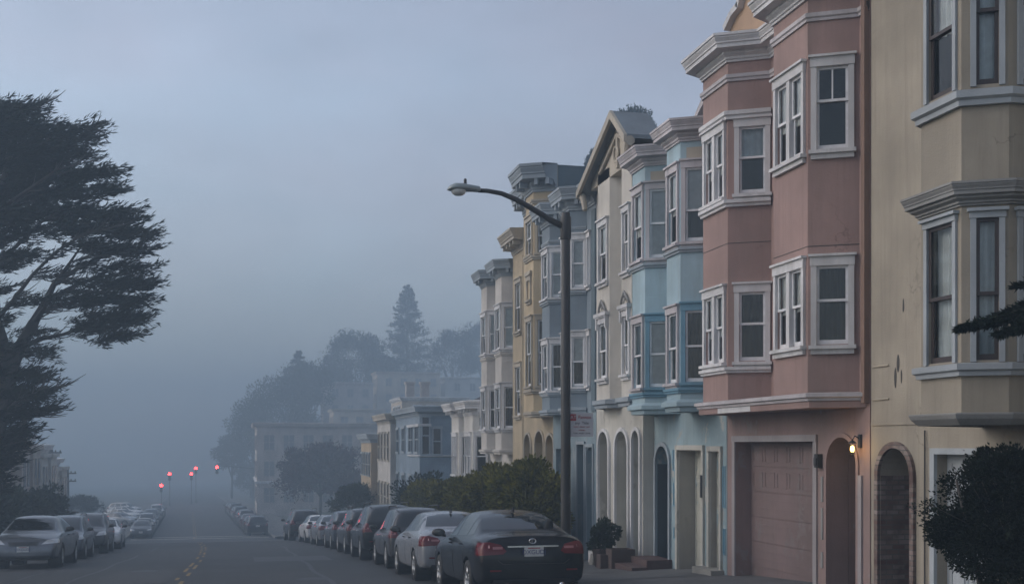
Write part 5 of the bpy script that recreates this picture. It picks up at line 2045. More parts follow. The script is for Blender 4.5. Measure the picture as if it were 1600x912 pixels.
    if suv:
        for s in (1, -1):
            k.tube([(s * .60, -1.6, 1.70), (s * .60, -1.4, 1.755), (s * .59, .1, 1.75), (s * .58, .3, 1.69)], .018, 6)
        obj('roof_rail', k, M['blackplastic'], root, smooth=True, local=True)
    else:
        k.hexa([(-.02, ya - .05, za - .03), (.02, ya - .05, za - .03), (.02, ya + .10, za - .01), (-.02, ya + .10, za - .01), (-.008, ya - .05, za + .055), (.008, ya - .05, za + .055), (.006, ya - .01, za + .055), (-.006, ya - .01, za + .055)])
        obj('aerial', k, M['blackplastic'], root, local=True)
    if detail:
        k = MB()
        for s in (1, -1):
            k.tube([(s * .45, -2.25, .26), (s * .45, -2.38, .26)], .045, 10)
        obj('exhaust', k, M['chrome'], root, smooth=True, local=True)
    return root


def dup(root, name=None):
    r = root.copy()
    COL.objects.link(r)
    for ch in root.children:
        c = ch.copy()
        COL.objects.link(c)
        c.parent = r
        for g in ch.children:
            d = g.copy()
            COL.objects.link(d)
            d.parent = c
    return r


def recolour(root, pm):
    for c in root.children:
        if c.get('paint'):
            c.material_slots[0].link = 'OBJECT'
            c.material_slots[0].material = pm


def slope_at(s):
    return math.atan2(prof(s + 1.4) - prof(s - 1.4), 2.8)


def park(root, x, s, facing, label, group, paint_key=None, lift=0.0, yaw=0.0, scale=1.0):
    z = prof(s) - 0.02 + 0.02 * min(1, max(0, (x - (cx(s) - hw(s))) / (2 * hw(s)))) + lift
    root.location = (x, s, z)
    # heading follows the bend of the road
    bend = -math.atan2(cx(s + 2) - cx(s - 2), 4.0)
    sl = slope_at(s)
    if facing > 0:
        root.rotation_euler = (sl, 0, bend + yaw)
    else:
        root.rotation_euler = (-sl, 0, math.pi + bend + yaw)
    root.scale = (scale, scale, scale)
    root['label'] = label
    root['group'] = group
    root['category'] = 'car'
    if paint_key:
        recolour(root, PAINTS[paint_key])


def cars():
    sedan = make_car('sedan', 'sedan_car', PAINTS['black'])
    suv = make_car('suv', 'estate_car', PAINTS['charcoal'])
    used = set()

    def place(kind, *a, **k):
        src = sedan if kind == 'sedan' else suv
        r = src if kind not in used else dup(src)
        used.add(kind)
        park(r, *a, **k)
        return r
    G1 = 'cars parked along the right kerb'
    place('sedan', 4.72, 20.95, 1, 'black saloon nearest the camera with its number plate and red tail lights in view', G1, 'black', scale=1.05)
    place('sedan', 4.66, 26.9, 1, 'silver saloon parked directly ahead of the black saloon', G1, 'silver', scale=1.05)
    place('suv', 4.70, 32.8, 1, 'dark grey crossover between the silver saloon and the black four wheel drive', G1, 'graphite', scale=.97)
    place('suv', 4.66, 38.9, 1, 'large black four wheel drive with roof rails in the right row', G1, 'black', scale=1.05)
    place('suv', 4.62, 44.9, 1, 'dark charcoal crossover just ahead of the large black four wheel drive', G1, 'charcoal')
    place('suv', 4.50, 50.8, 1, 'steel blue crossover sixth in the right row', G1, 'steel', scale=.96)
    place('sedan', 4.30, 56.8, 1, 'pale silver saloon in front of the steel blue crossover', G1, 'silver')
    place('sedan', 4.02, 62.6, 1, 'white saloon at the far end of the unbroken right row', G1, 'white')
    place('suv', 3.52, 69.6, 1, 'black van like car parked alone at the brow on the right', G1, 'black', scale=1.06)
    G2 = 'cars parked along the left kerb'
    place('sedan', -6.35, 39.2, -1, 'silver saloon facing the camera nearest on the left kerb', G2, 'pewter', scale=1.09)
    place('suv', -6.4, 45.7, -1, 'blue grey car tucked behind the silver saloon on the left', G2, 'steel', scale=.94)
    place('suv', -6.4, 52.3, -1, 'dark grey four wheel drive third in the left row', G2, 'graphite')
    place('sedan', -6.5, 58.8, -1, 'white saloon last before the brow on the left', G2, 'white')
    G3 = 'hazy cars parked beyond the brow on the right'
    far = [('suv', 104, 'charcoal', 'charcoal car first beyond the brow on the right'), ('sedan', 110.5, 'graphite', 'grey saloon second beyond the brow on the right'),
           ('sedan', 117, 'maroon', 'maroon saloon beyond the brow on the right kerb'), ('suv', 123.5, 'pewter', 'pewter crossover in the hazy right row'),
           ('sedan', 130, 'black', 'black saloon in the hazy right row'), ('suv', 137, 'steel', 'steel blue crossover in the hazy right row'),
           ('sedan', 144, 'silver', 'silver saloon in the hazy right row'), ('suv', 151, 'black', 'black crossover deep in the hazy right row'),
           ('sedan', 158, 'tan', 'tan saloon deep in the hazy right row'), ('sedan', 166, 'charcoal', 'last faint charcoal saloon of the right row')]
    for kd, s, pk, lb in far:
        place(kd, cx(s) + hw(s) - 1.1, s, 1, lb, G3, pk)
    G4 = 'hazy cars parked beyond the brow on the left'
    far = [('sedan', 103, 'graphite', 'grey saloon first beyond the brow on the left'), ('sedan', 109, 'tan', 'tan saloon second beyond the brow on the left'),
           ('suv', 115.5, 'silver', 'silver crossover in the hazy left row'), ('sedan', 122, 'white', 'white saloon in the hazy left row'),
           ('suv', 128.5, 'steel', 'steel blue crossover in the hazy left row'), ('sedan', 135, 'silver', 'bright silver saloon in the hazy left row'),
           ('sedan', 142, 'black', 'black saloon in the hazy left row'), ('suv', 149, 'white', 'white crossover deep in the hazy left row'),
           ('sedan', 157, 'pewter', 'last faint pewter saloon of the left row')]
    for kd, s, pk, lb in far:
        place(kd, cx(s) - hw(s) + 1.1, s, -1, lb, G4, pk)
    G5 = 'cars standing in the side lot beyond the brow'
    for (dx, s, yaw, kd, pk, lb) in ((2.2, 128, 1.0, 'sedan', 'silver', 'silver saloon nearest in the lot beyond the brow'),
                                     (6.0, 133, 1.1, 'suv', 'graphite', 'grey crossover at the left end of the lot'),
                                     (2.6, 141, 1.0, 'sedan', 'white', 'white saloon behind the silver one in the lot'),
                                     (7.6, 144, 1.1, 'suv', 'steel', 'blue grey crossover behind the grey one in the lot'),
                                     (2.8, 153, 1.1, 'sedan', 'white', 'white saloon in the middle of the lot'),
                                     (8.0, 156, 1.0, 'sedan', 'silver', 'silver saloon far back on the left of the lot'),
                                     (3.4, 164, 1.0, 'suv', 'white', 'white crossover far back in the lot'),
                                     (11.6, 150, 1.1, 'sedan', 'pewter', 'pewter saloon at the outer edge of the lot'),
                                     (12.4, 163, 1.1, 'suv', 'silver', 'silver crossover at the outer edge of the lot')):
        x = cx(s) - hw(s) - dx
        place(kd, x, s, -1, lb, G5, pk, lift=-0.04, yaw=yaw)


cars()


# ================================================================== STREET FURNITURE
def street_lamp():
    x, s = 6.14, 21.6
    z = walk_z(x, s)
    t = thing('street_lamp', 'black street lamp post with a curved arm and grey lantern over the kerb', 'street lamp', (x, s, z))
    zt = 4.52
    mb = MB()
    mb.lathe([(.20, z - .05), (.20, z + .06), (.115, z + .12), (.100, z + .9), (.086, zt - .02), (.075, zt), (.0, zt + .02)], 18, 'z', (x, s, 0))
    obj('pole', mb, M['pole'], t, smooth=True)
    mb = MB()
    mb.lathe([(.10, 4.0), (.108, 4.02), (.108, 4.42), (.10, 4.44)], 18, 'z', (x, s, 0))
    obj('collar', mb, M['pole'], t, smooth=True)
    arm = [(x, s, 4.22), (x - .32, s, 4.37), (x - .66, s, 4.56), (x - 1.0, s, 4.73), (x - 1.28, s, 4.83), (x - 1.55, s, 4.865), (x - 1.74, s, 4.865)]
    mb = MB()
    mb.tube(arm, [.062, .058, .054, .050, .046, .042, .042], 12)
    obj('arm', mb, M['pole'], t, smooth=True)
    # cobra head lantern
    xl = x + .28
    st = [(xl - 1.98, .055, .055, 4.87), (xl - 2.0, .075, .075, 4.872), (xl - 2.15, .10, .085, 4.88), (xl - 2.32, .15, .10, 4.885), (xl - 2.46, .16, .10, 4.883), (xl - 2.56, .12, .07, 4.870), (xl - 2.61, .05, .025, 4.855)]
    mb = MB()
    n = 18
    for (xx, wy, hz, zc) in st:
        for k in range(n):
            a = 2 * math.pi * k / n
            zz = math.sin(a)
            mb.v.append((xx, s + wy * math.cos(a), zc + hz * (zz if zz > 0 else zz * .55)))
    for i in range(len(st) - 1):
        for k in range(n):
            mb.f.append((i * n + k, i * n + (k + 1) % n, (i + 1) * n + (k + 1) % n, (i + 1) * n + k))
    mb.f.append(tuple(range(n)))
    mb.f.append(tuple(range((len(st) - 1) * n, len(st) * n)))
    lh = obj('lantern', mb, M['lamp'], t, smooth=True)
    mb = MB()
    lens = [(0.145, 0.0), (0.142, -.03), (.12, -.065), (.08, -.09), (.03, -.10), (0, -.102)]
    mb.lathe(lens, 20, 'z', (xl - 2.40, s, 4.845))
    obj('lens', mb, M['lens'], lh, smooth=True)
    mb = MB()
    mb.lathe([(.0, .09), (.022, .085), (.03, .06), (.03, 0), (.034, -.01), (.0, -.01)], 12, 'z', (xl - 2.27, s, 4.99))
    obj('photocell', mb, M['iron'], lh, smooth=True)
    # parking sign fixed to the post
    w, hgt = .47, .47
    x0, z1 = x + .082, .63
    g = thing('parking_sign', 'square white parking sign with red and dark lettering fixed to the lamp post', 'sign', (x0 + w / 2, s - .03, z1 - hgt / 2))
    mb = MB()
    mb.box(x0, x0 + w, s - .030, s - .022, z1 - hgt, z1)
    obj('sign_board', mb, M['signwhite'], g)
    mb = MB()
    mb.box(x0 - .12, x0 + .1, s - .021, s - .008, z1 - .12, z1 - .08)
    mb.box(x0 - .12, x0 + .1, s - .021, s - .008, z1 - .40, z1 - .36)
    obj('bracket', mb, M['iron'], g)
    rb = MB()
    rb.box(x0 + .008, x0 + .12, s - .0325, s - .0302, z1 - .155, z1 - .025)
    rd = obj('red_square', rb, M['signred'], g)
    up = Matrix.Rotation(R(90), 4, 'X')

    def word(tx, size, cxx, czz, m, parent, nm='lettering', dy=.0335, stretch=1.0):
        me = text_mesh(tx, size)
        me.transform(Matrix.Translation((cxx, s - dy, czz)) @ up @ Matrix.Diagonal((stretch, 1, 1, 1)))
        link(nm, me, M[m], parent)
    word('AT', .095, x0 + .064, z1 - .09, 'signwhite', rd, dy=.035)
    word('Panneas', .095, x0 + .295, z1 - .085, 'signred', g, stretch=.86)
    word('any  Title', .075, x0 + .235, z1 - .20, 'signblack', g)
    word('EVERY  PERMIT  DAY', .036, x0 + .235, z1 - .275, 'signred', g)
    word('vehicles', .042, x0 + .235, z1 - .335, 'signred', g)
    word('TOW  AWAY  ZONE', .038, x0 + .235, z1 - .40, 'signblack', g)


street_lamp()


def signals():
    G = 'red traffic signals at the far crossing'
    s = 203.0

    def head(root, x, y, z, n=3, lit=0):
        mb = MB()
        mb.box(x - .20, x + .20, y, y + .25, z - 1.12 + .0, z + .22)
        for k in range(n):
            zc = z - k * .42
            ring = [(x + .19 * math.cos(t), y - .2 + 0.0, zc + .19 * math.sin(t)) for t in np.linspace(R(-20), R(200), 9)]
            for a, b in zip(ring[:-1], ring[1:]):
                mb.hexa([a, (a[0], y + .0, a[2]), (b[0], y, b[2]), b, (a[0], a[1], a[2] + .015), (a[0], y, a[2] + .015), (b[0], y, b[2] + .015), (b[0], b[1], b[2] + .015)])
        h = obj('signal_head', mb, M['iron'], root)
        for k in range(n):
            q = MB()
            q.lathe([(0, y - .03), (.10, y - .022), (.27, y - .002)], 14, 'y', (x, 0, z - k * .42))
            obj('red_lamp' if k == lit else 'dark_lamp', q, M['red_light'] if k == lit else M['rim_d'], h, smooth=True)
    zb = prof(s)

    def signal(name, label, px, y, ss, mast=None):
        d = 0.974 * ss
        for _ in range(4):
            p = pt(px, y, d)
            d += (ss - p.y) / CT
        p = pt(px, y, d)
        base = Vector((p.x if mast is None else mast, ss, prof(ss)))
        t = thing(name, label, 'traffic light', base, G)
        mb = MB()
        if mast is None:
            mb.lathe([(.14, base.z), (.10, base.z + .5), (.05, base.z + .6), (.045, p.z + .1), (0, p.z + .15)], 10, 'z', (p.x + .0, ss + .36, 0))
        else:
            mb.lathe([(.2, base.z), (.15, base.z + .6), (.12, base.z + .7), (.09, p.z - .9)], 10, 'z', (mast, ss + .4, 0))
        obj('pole', mb, M['iron'], t)
        if mast is not None:
            mb = MB()
            mb.tube([(mast, ss + .4, p.z - 1.0), (mast - 1.2, ss + .4, p.z - .4), (p.x + (mast - p.x) * .35, ss + .4, p.z + .05), (p.x, ss + .4, p.z + .2)], [.10, .09, .07, .06], 8)
            obj('mast_arm', mb, M['iron'], t)
        head(t, p.x, ss, p.z)
        lo = bpy.data.lights.new('signal_glow', 'SPOT')
        lo.spot_size = R(110)
        lo.spot_blend = 0.6
        lo.energy = 18
        lo.color = (1, .05, .05)
        lo.shadow_soft_size = .15
        o = bpy.data.objects.new('lamp_light', lo)
        COL.objects.link(o)
        o.parent = t
        o.location = Vector((p.x, ss - .3, p.z)) - t.location
        o.rotation_euler = Vector((-p.x, -p.y, 38)).to_track_quat('-Z', 'Y').to_euler()
    signal('traffic_light', 'low red traffic light farthest left at the far crossing', 252, 758, 203)
    signal('traffic_light', 'red traffic light on the left pole above the low one', 265, 740, 207)
    signal('traffic_light', 'red traffic light in the middle beside the road centre', 299, 740, 218)
    signal('traffic_light', 'small red traffic light highest of the middle pair', 306, 731, 226)
    signal('traffic_light', 'brightest red traffic light hung from the long mast arm', 339, 729.5, 200, mast=4.6)


signals()


def utility_poles():
    for (px, yt, d, h, lb) in ((105, 733, 104, 6.4, 'thin utility pole with crossarms standing alone in the left fog'), (80, 700, 92, 6.4, 'utility pole beside the faint left houses with a bent top arm')):
        p = pt(px, yt, d)
        z0 = prof(p.y) - .2
        t = thing('utility_pole', lb, 'utility pole', (p.x, p.y, z0), 'utility poles on the left')
        mb = MB()
        mb.lathe([(.20, z0), (.17, p.z - 1), (.14, p.z), (0, p.z + .02)], 10, 'z', (p.x, p.y, 0))
        obj('post', mb, M['bark'], t)
        for dz in (-.4, -1.1):
            mb = MB()
            mb.box(p.x - .8, p.x + .8, p.y - .22, p.y - .12, p.z + dz, p.z + dz + .12)
            for k in (-.7, -.35, .35, .7):
                mb.lathe([(.05, 0), (.06, .06), (.03, .14), (0, .15)], 8, 'z', (p.x + k, p.y - .17, p.z + dz + .12))
            obj('crossarm', mb, M['bark'], t)


utility_poles()


# ================================================================== PLANTS
def leaf_obj(name, P, D, ln, wd, m, parent):
    """many small pointed leaf faces; P positions, D directions"""
    n = len(P)
    D = D / (np.linalg.norm(D, axis=1, keepdims=True) + 1e-9)
    rnd = rng.normal(size=(n, 3))
    side = np.cross(D, rnd)
    side /= (np.linalg.norm(side, axis=1, keepdims=True) + 1e-9)
    ln = np.broadcast_to(np.asarray(ln, float), (n,))[:, None]
    wd = np.broadcast_to(np.asarray(wd, float), (n,))[:, None]
    nrm = np.cross(side, D)
    V = np.empty((n, 4, 3))
    V[:, 0] = P
    V[:, 1] = P + D * ln * .45 + side * wd * .5 + nrm * wd * .12
    V[:, 2] = P + D * ln
    V[:, 3] = P + D * ln * .45 - side * wd * .5 + nrm * wd * .12
    V = V.reshape(-1, 3)
    me = bpy.data.meshes.new(name)
    me.vertices.add(n * 4)
    me.loops.add(n * 4)
    me.polygons.add(n)
    me.vertices.foreach_set('co', V.astype(np.float32).ravel())
    me.loops.foreach_set('vertex_index', np.arange(n * 4, dtype=np.int32))
    me.polygons.foreach_set('loop_start', np.arange(0, n * 4, 4, dtype=np.int32))
    me.update(calc_edges=True)
    return link(name, me, m, parent)


def unit(n):
    v = rng.normal(size=(n, 3))
    return v / np.linalg.norm(v, axis=1, keepdims=True)


def crown_pts(c, r, clumps, per, cr, flat=.8, low=-.55):
    """leaf positions in uneven clumps spread through an ellipsoid"""
    c, r = np.array(c), np.array(r)
    P, D = [], []
    u = unit(clumps)
    u[:, 2] = np.where(u[:, 2] < low, -u[:, 2], u[:, 2])
    rad = rng.uniform(.35, 1.0, clumps) ** .6
    cc = c + u * rad[:, None] * r
    for i in range(clumps):
        k = int(per * rng.uniform(.5, 1.5))
        sz = cr * rng.uniform(.6, 1.35)
        v = unit(k) * (rng.uniform(0, 1, k) ** .45)[:, None]
        P.append(cc[i] + v * np.array([sz, sz, sz * flat]))
        D.append(v + .5 * u[i] + np.array([0, 0, .25]) + .3 * rng.normal(size=(k, 3)))
    return np.concatenate(P), np.concatenate(D)


def broad_tree(name, label, base, c, r, m, clumps=50, per=160, cr=None, leaf=.16, group=None, cat='tree', trunk_r=.16):
    t = thing(name, label, cat, base, group)
    b, cv = Vector(base), Vector(c)
    mb = MB()
    mid = b.lerp(cv, .55)
    mb.tube([b, mid + Vector((.1, .05, 0)), cv], [trunk_r, trunk_r * .75, trunk_r * .3], 9)
    tr = obj('trunk', mb, M['bark'], t, smooth=True)
    mb = MB()
    for k in range(9):
        a = 2 * math.pi * k / 9 + random.random()
        e = cv + Vector((r[0] * .75 * math.cos(a), r[1] * .75 * math.sin(a), r[2] * random.uniform(-.3, .7)))
        mb.tube([mid, mid.lerp(e, .5) + Vector((0, 0, r[2] * .12)), e], [trunk_r * .5, trunk_r * .32, trunk_r * .12], 6)
    obj('limb', mb, M['bark'], t, smooth=True)
    P, D = crown_pts(c, r, clumps, per, cr or min(r) * .34)
    leaf_obj('crown', P, D, rng.uniform(.7, 1.3, len(P)) * leaf, rng.uniform(.4, .7, len(P)) * leaf, M[m], t)
    return t


def conifer(name, label, base, h, rad, m, group=None, n=15000, top_pow=1.0):
    t = thing(name, label, 'tree', base, group)
    b = np.array(base)
    mb = MB()
    mb.tube([Vector(base), Vector(base) + Vector((.1, 0, h * .55)), Vector(base) + Vector((0, 0, h))], [h * .018, h * .011, .02], 8)
    obj('trunk', mb, M['bark'], t, smooth=True)
    P, D = [], []
    nb = int(h * 8)
    per = n // nb
    lb = MB()
    for i in range(nb):
        f = .10 + .90 * (i + rng.uniform(0, 1)) / nb
        a = rng.uniform(0, 2 * math.pi)
        ln = rad * (1 - f) ** top_pow * rng.uniform(.65, 1.15) + .25
        d = np.array([math.cos(a), math.sin(a), .10 - .25 * (1 - f)])
        o = b + np.array([0, 0, f * h])
        if i % 3 == 0:
            lb.tube([Vector(o), Vector(o + d * ln * .9)], [.05, .015], 5)
        q = rng.uniform(.12, 1.0, per)
        sp = rng.normal(size=(per, 3)) * np.array([.16, .16, .10]) * (ln * .8) * (1.15 - q)[:, None] ** .6
        P.append(o + d * (q * ln)[:, None] + sp + np.array([0, 0, .12]) * (q ** 2 * ln)[:, None])
        D.append(np.repeat((d + np.array([0, 0, .15]))[None], per, 0) + .5 * rng.normal(size=(per, 3)))
    obj('limb', lb, M['bark'], t)
    P, D = np.concatenate(P), np.concatenate(D)
    leaf_obj('crown', P, D, rng.uniform(.3, .6, len(P)), rng.uniform(.12, .24, len(P)), M[m], t)
    return t


def cypress():
    base = (-9.9, 38.4, prof(38.4) - .1)
    t = thing('cypress_tree', 'big dark windswept cypress with layered foliage leaning over the left pavement', 'tree', base)
    Z0 = 38.0

    def q(p, y, dz=0.0):
        return pt(p, y, Z0 + dz)
    tr = MB()
    bz = Vector(base)
    tr.tube([bz, q(-12, 760), q(0, 650), q(15, 575), q(30, 545), q(52, 505), q(72, 470, .4), q(84, 445, .6), q(104, 418, .8), q(130, 380, 1.0)],
            [.46, .38, .31, .26, .22, .17, .125, .09, .055, .02], 10)
    tr.tube([q(15, 575), q(-8, 500, -.5), q(-14, 420, -.8), q(-4, 330, -.6), q(12, 250, -.3), q(20, 180, 0)], [.24, .21, .17, .13, .08, .03], 10)
    obj('trunk', tr, M['bark_dark'], t, smooth=True)
    lm = MB()
    limbs = [
        [(32, 543, 0), (60, 530, .2), (100, 522, .6), (140, 508, .8), (175, 500, 1.0), (205, 502, 1.0)],
        [(84, 445, .6), (120, 420, .4), (160, 400, .2), (200, 392, .2), (230, 385, .2)],
        [(72, 470, .4), (105, 452, .9), (150, 432, 1.2), (190, 428, 1.2), (232, 440, 1.0)],
        [(100, 455, .9), (140, 455, .5), (175, 462, .4), (215, 470, .4)],
        [(-8, 500, -.5), (20, 470, -.9), (50, 430, -1.2), (85, 395, -1.4), (130, 365, -1.2), (190, 352, -1.0)],
        [(-14, 420, -.8), (20, 390, -.4), (60, 350, 0), (110, 318, .3), (170, 305, .3)],
        [(-4, 330, -.6), (40, 300, -1.0), (90, 265, -1.0), (150, 250, -.8)],
        [(12, 250, -.3), (60, 225, -.1), (110, 205, 0), (150, 200, 0)],
        [(20, 180, 0), (45, 168, .2), (75, 160, .2)],
        [(52, 505, 0), (70, 480, -.5), (85, 440, -.9), (110, 410, -1.0), (140, 398, -1.0)],
        [(60, 490, .1), (90, 478, 1.2), (125, 470, 1.6), (160, 478, 1.7)],
        [(0, 650, 0), (30, 625, -.3), (60, 610, -.4), (88, 606, -.4)],
        [(-5, 700, 0), (20, 668, .5), (50, 650, .6), (85, 646, .6)],
        [(-10, 745, 0), (12, 720, .3), (35, 700, .5)],
        [(-8, 500, -.5), (-60, 450, 0), (-130, 425, .2)], [(-14, 420, -.8), (-70, 370, -.4), (-130, 335, 0)], [(-4, 330, -.6), (-50, 280, 0), (-100, 250, .2)], [(0, 650, 0), (-50, 600, .2), (-100, 570, 0)]]
    for l in limbs:
        k = len(l)
        pts = [q(*a) for a in l]
        r0 = .085
        lm.tube(pts, [r0 * (1 - .86 * i / (k - 1)) for i in range(k)], 7)
        for i in range(1, k):           # twigs
            for _ in range(11):
                a = pts[i - 1].lerp(pts[i], random.random())
                e = a + Vector((random.uniform(.1, .9), random.uniform(-.6, .6), random.uniform(.0, .55)))
                lm.tube([a, a.lerp(e, .5) + Vector((.02, 0, -.05)), e], [.025, .017, .006], 5)
    obj('limb', lm, M['bark_dark'], t, smooth=True)
    pads = [  # pixel x, y, half width, half height, depth shift, density
        (15, 172, 52, 20, 0, 1), (58, 172, 22, 12, .3, .7), (0, 200, 60, 26, -.6, 1.2), (60, 205, 56, 20, .4, 1), (112, 212, 44, 13, 0, .9), (152, 203, 16, 7, .2, .5), (150, 222, 16, 8, .2, .5),
        (20, 240, 66, 26, .6, 1.2), (85, 240, 52, 16, -.6, 1), (128, 244, 34, 11, .2, .7), (60, 270, 70, 20, .3, 1.2), (140, 272, 48, 12, 0, .9), (182, 272, 14, 6, .2, .5),
        (10, 300, 56, 26, -.4, 1.1), (85, 300, 60, 17, .8, 1), (150, 300, 46, 11, -.3, .9), (185, 298, 20, 8, .2, .5),
        (40, 335, 60, 16, 0, .9), (110, 333, 58, 14, .6, 1), (175, 334, 46, 11, 0, .9), (205, 345, 28, 9, .3, .6),
        (20, 368, 40, 14, -.6, .7), (90, 362, 46, 10, -.4, .6), (160, 360, 56, 12, .3, 1), (212, 366, 40, 10, 0, .9), (242, 368, 14, 6, .2, .5),
        (15, 405, 34, 18, .4, .6), (185, 392, 48, 10, 0, .9), (228, 396, 26, 8, .2, .7), (150, 384, 30, 7, -.5, .5),
        (175, 418, 44, 8, .4, .6), (220, 420, 30, 8, 0, .6), (150, 442, 36, 8, .2, .5), (205, 446, 44, 10, .4, 1), (240, 450, 16, 7, .3, .6),
        (165, 468, 46, 9, -.2, .7), (215, 474, 34, 9, .3, .9), (130, 480, 30, 7, .5, .4), (190, 496, 44, 10, .2, 1), (222, 503, 20, 8, .2, .7),
        (170, 515, 34, 9, 0, .7), (205, 525, 22, 8, .2, .7), (150, 506, 30, 7, .4, .5), (178, 535, 18, 6, .1, .5), (140, 520, 16, 8, 0, .3),
        (12, 450, 20, 14, -.3, .35), (5, 500, 24, 20, -.3, .5), (20, 420, 26, 12, .5, .4),
        (0, 575, 30, 22, 0, 1), (30, 585, 44, 15, .2, 1), (66, 592, 26, 9, 0, .7), (10, 615, 50, 20, .4, 1.2), (60, 622, 32, 10, -.2, .8), (86, 612, 12, 6, 0, .4),
        (5, 650, 50, 22, 0, 1.2), (58, 645, 34, 10, .3, .8), (82, 644, 14, 6, .2, .4), (10, 685, 44, 20, .4, 1.1), (50, 672, 18, 8, 0, .5), (36, 700, 20, 10, .4, .5),
        (0, 715, 32, 20, 0, 1), (22, 728, 16, 12, .2, .6), (-8, 750, 26, 20, 0, 1), (8, 765, 12, 10, .2, .5),
        (60, 520, 26, 12, .6, .35), (70, 555, 30, 10, .3, .5), (100, 470, 24, 9, -.9, .4), (55, 470, 22, 12, -1.0, .35), (95, 430, 26, 8, 1.0, .35), (60, 400, 30, 10, -1.4, .5), (40, 545, 26, 12, -.6, .5),
        # the side of the crown out of the picture
        (-60, 190, 60, 24, .4, 1), (-90, 245, 66, 22, -.4, 1), (-70, 300, 60, 20, .6, 1), (-130, 320, 56, 16, 0, 1), (-90, 370, 60, 16, -.8, 1), (-150, 400, 56, 14, .4, 1), (-80, 440, 50, 14, .8, .8),
        (-140, 470, 60, 14, -.4, 1), (-60, 520, 46, 14, .4, .7), (-110, 560, 50, 12, 0, .7), (-60, 620, 50, 18, .4, 1), (-50, 690, 46, 20, -.4, 1), (-30, 560, 40, 16, 1.2, .8), (-20, 380, 50, 18, 2.2, .8), (10, 340, 50, 18, -2.4, .8)]
    P, D = [], []
    mpp = Z0 / F
    for (px, y, hx, hy, dz, den) in pads:
        c = np.array(q(px - 32, y, dz))
        rx, rz = hx * mpp, hy * mpp
        ns = int(120 * den * (hx / 40) * (max(hy, 8) / 12) ** .7)
        # flat shelves of feathery sprays pointing out and slightly up, tips beyond the right-hand end
        u = rng.uniform(-1, 1, (ns, 3))
        keep = (u ** 2).sum(1) < 1.15
        u = u[keep]
        o = c + u * np.array([rx * .9, rx * .9, rz * .62])
        o[:, 2] += .16 * rx * u[:, 0] ** 2 - .25 * rz
        tip = int(5 * den) + 2
        ot = c + np.stack([(rx if px > -25 else -rx) * rng.uniform(.55, .95, tip), rx * rng.uniform(-.6, .6, tip), rz * rng.uniform(-.5, .7, tip)], 1)
        o = np.concatenate([o, ot])
        for k in range(len(o)):
            isT = k >= len(o) - tip
            d0 = np.array([(.92 if px > -25 else -.92) + .2 * rng.normal(), .38 * rng.normal(), .16 + .17 * rng.normal()])
            d0 /= np.linalg.norm(d0)
            n = 26 if isT else 16
            f = rng.uniform(0, 1, n)
            ln = rng.uniform(.65, 1.0) if isT else rng.uniform(.40, .75)
            sp = (.085 * (1.15 - f))[:, None] * rng.normal(size=(n, 3)) * np.array([1, 1, .6])
            P.append(o[k] + d0 * (f * ln)[:, None] + sp + np.array([0, 0, .10]) * (f ** 2 * ln)[:, None])
            D.append(d0 + .30 * rng.normal(size=(n, 3)) + np.array([.1, 0, .16]))
    P, D = np.concatenate(P), np.concatenate(D)
    leaf_obj('crown', P, D, rng.uniform(.14, .30, len(P)), rng.uniform(.026, .055, len(P)), M['cypress'], t)


cypress()


def hedge_run(name, label, x0, x1, s0, s1, z0, top, m, n=9, leaf=.085, per=260, cat='hedge', clumps=9):
    """row of rounded leafy humps with stems"""
    t = thing(name, label, cat, ((x0 + x1) / 2, (s0 + s1) / 2, z0(s0 * .5 + s1 * .5)))
    P, D = [], []
    st = MB()
    for i in range(n):
        f = (i + .5) / n
        s = s0 + (s1 - s0) * f
        zt = top(f) + random.uniform(-.14, .14)
        zb = z0(s)
        c = ((x0 + x1) / 2 + random.uniform(-.1, .1), s, (zt * .58 + zb * .42))
        r = ((x1 - x0) / 2 * random.uniform(.95, 1.2), (s1 - s0) / n * .75, (zt - zb) * .5)
        a, b = crown_pts(c, r, clumps * 3, per, min(r) * .36 + .1, low=-.9)
        P.append(a)
        D.append(b)
        for _ in range(3):
            st.tube([(c[0] + random.uniform(-.2, .2), s + random.uniform(-.3, .3), zb - .05), (c[0] + random.uniform(-.3, .3), s, c[2])], [.035, .012], 5)
    obj('stem', st, M['bark'], t)
    P, D = np.concatenate(P), np.concatenate(D)
    leaf_obj('foliage', P, D, rng.uniform(.7, 1.4, len(P)) * leaf, rng.uniform(.5, .8, len(P)) * leaf, M[m], t)
    return t


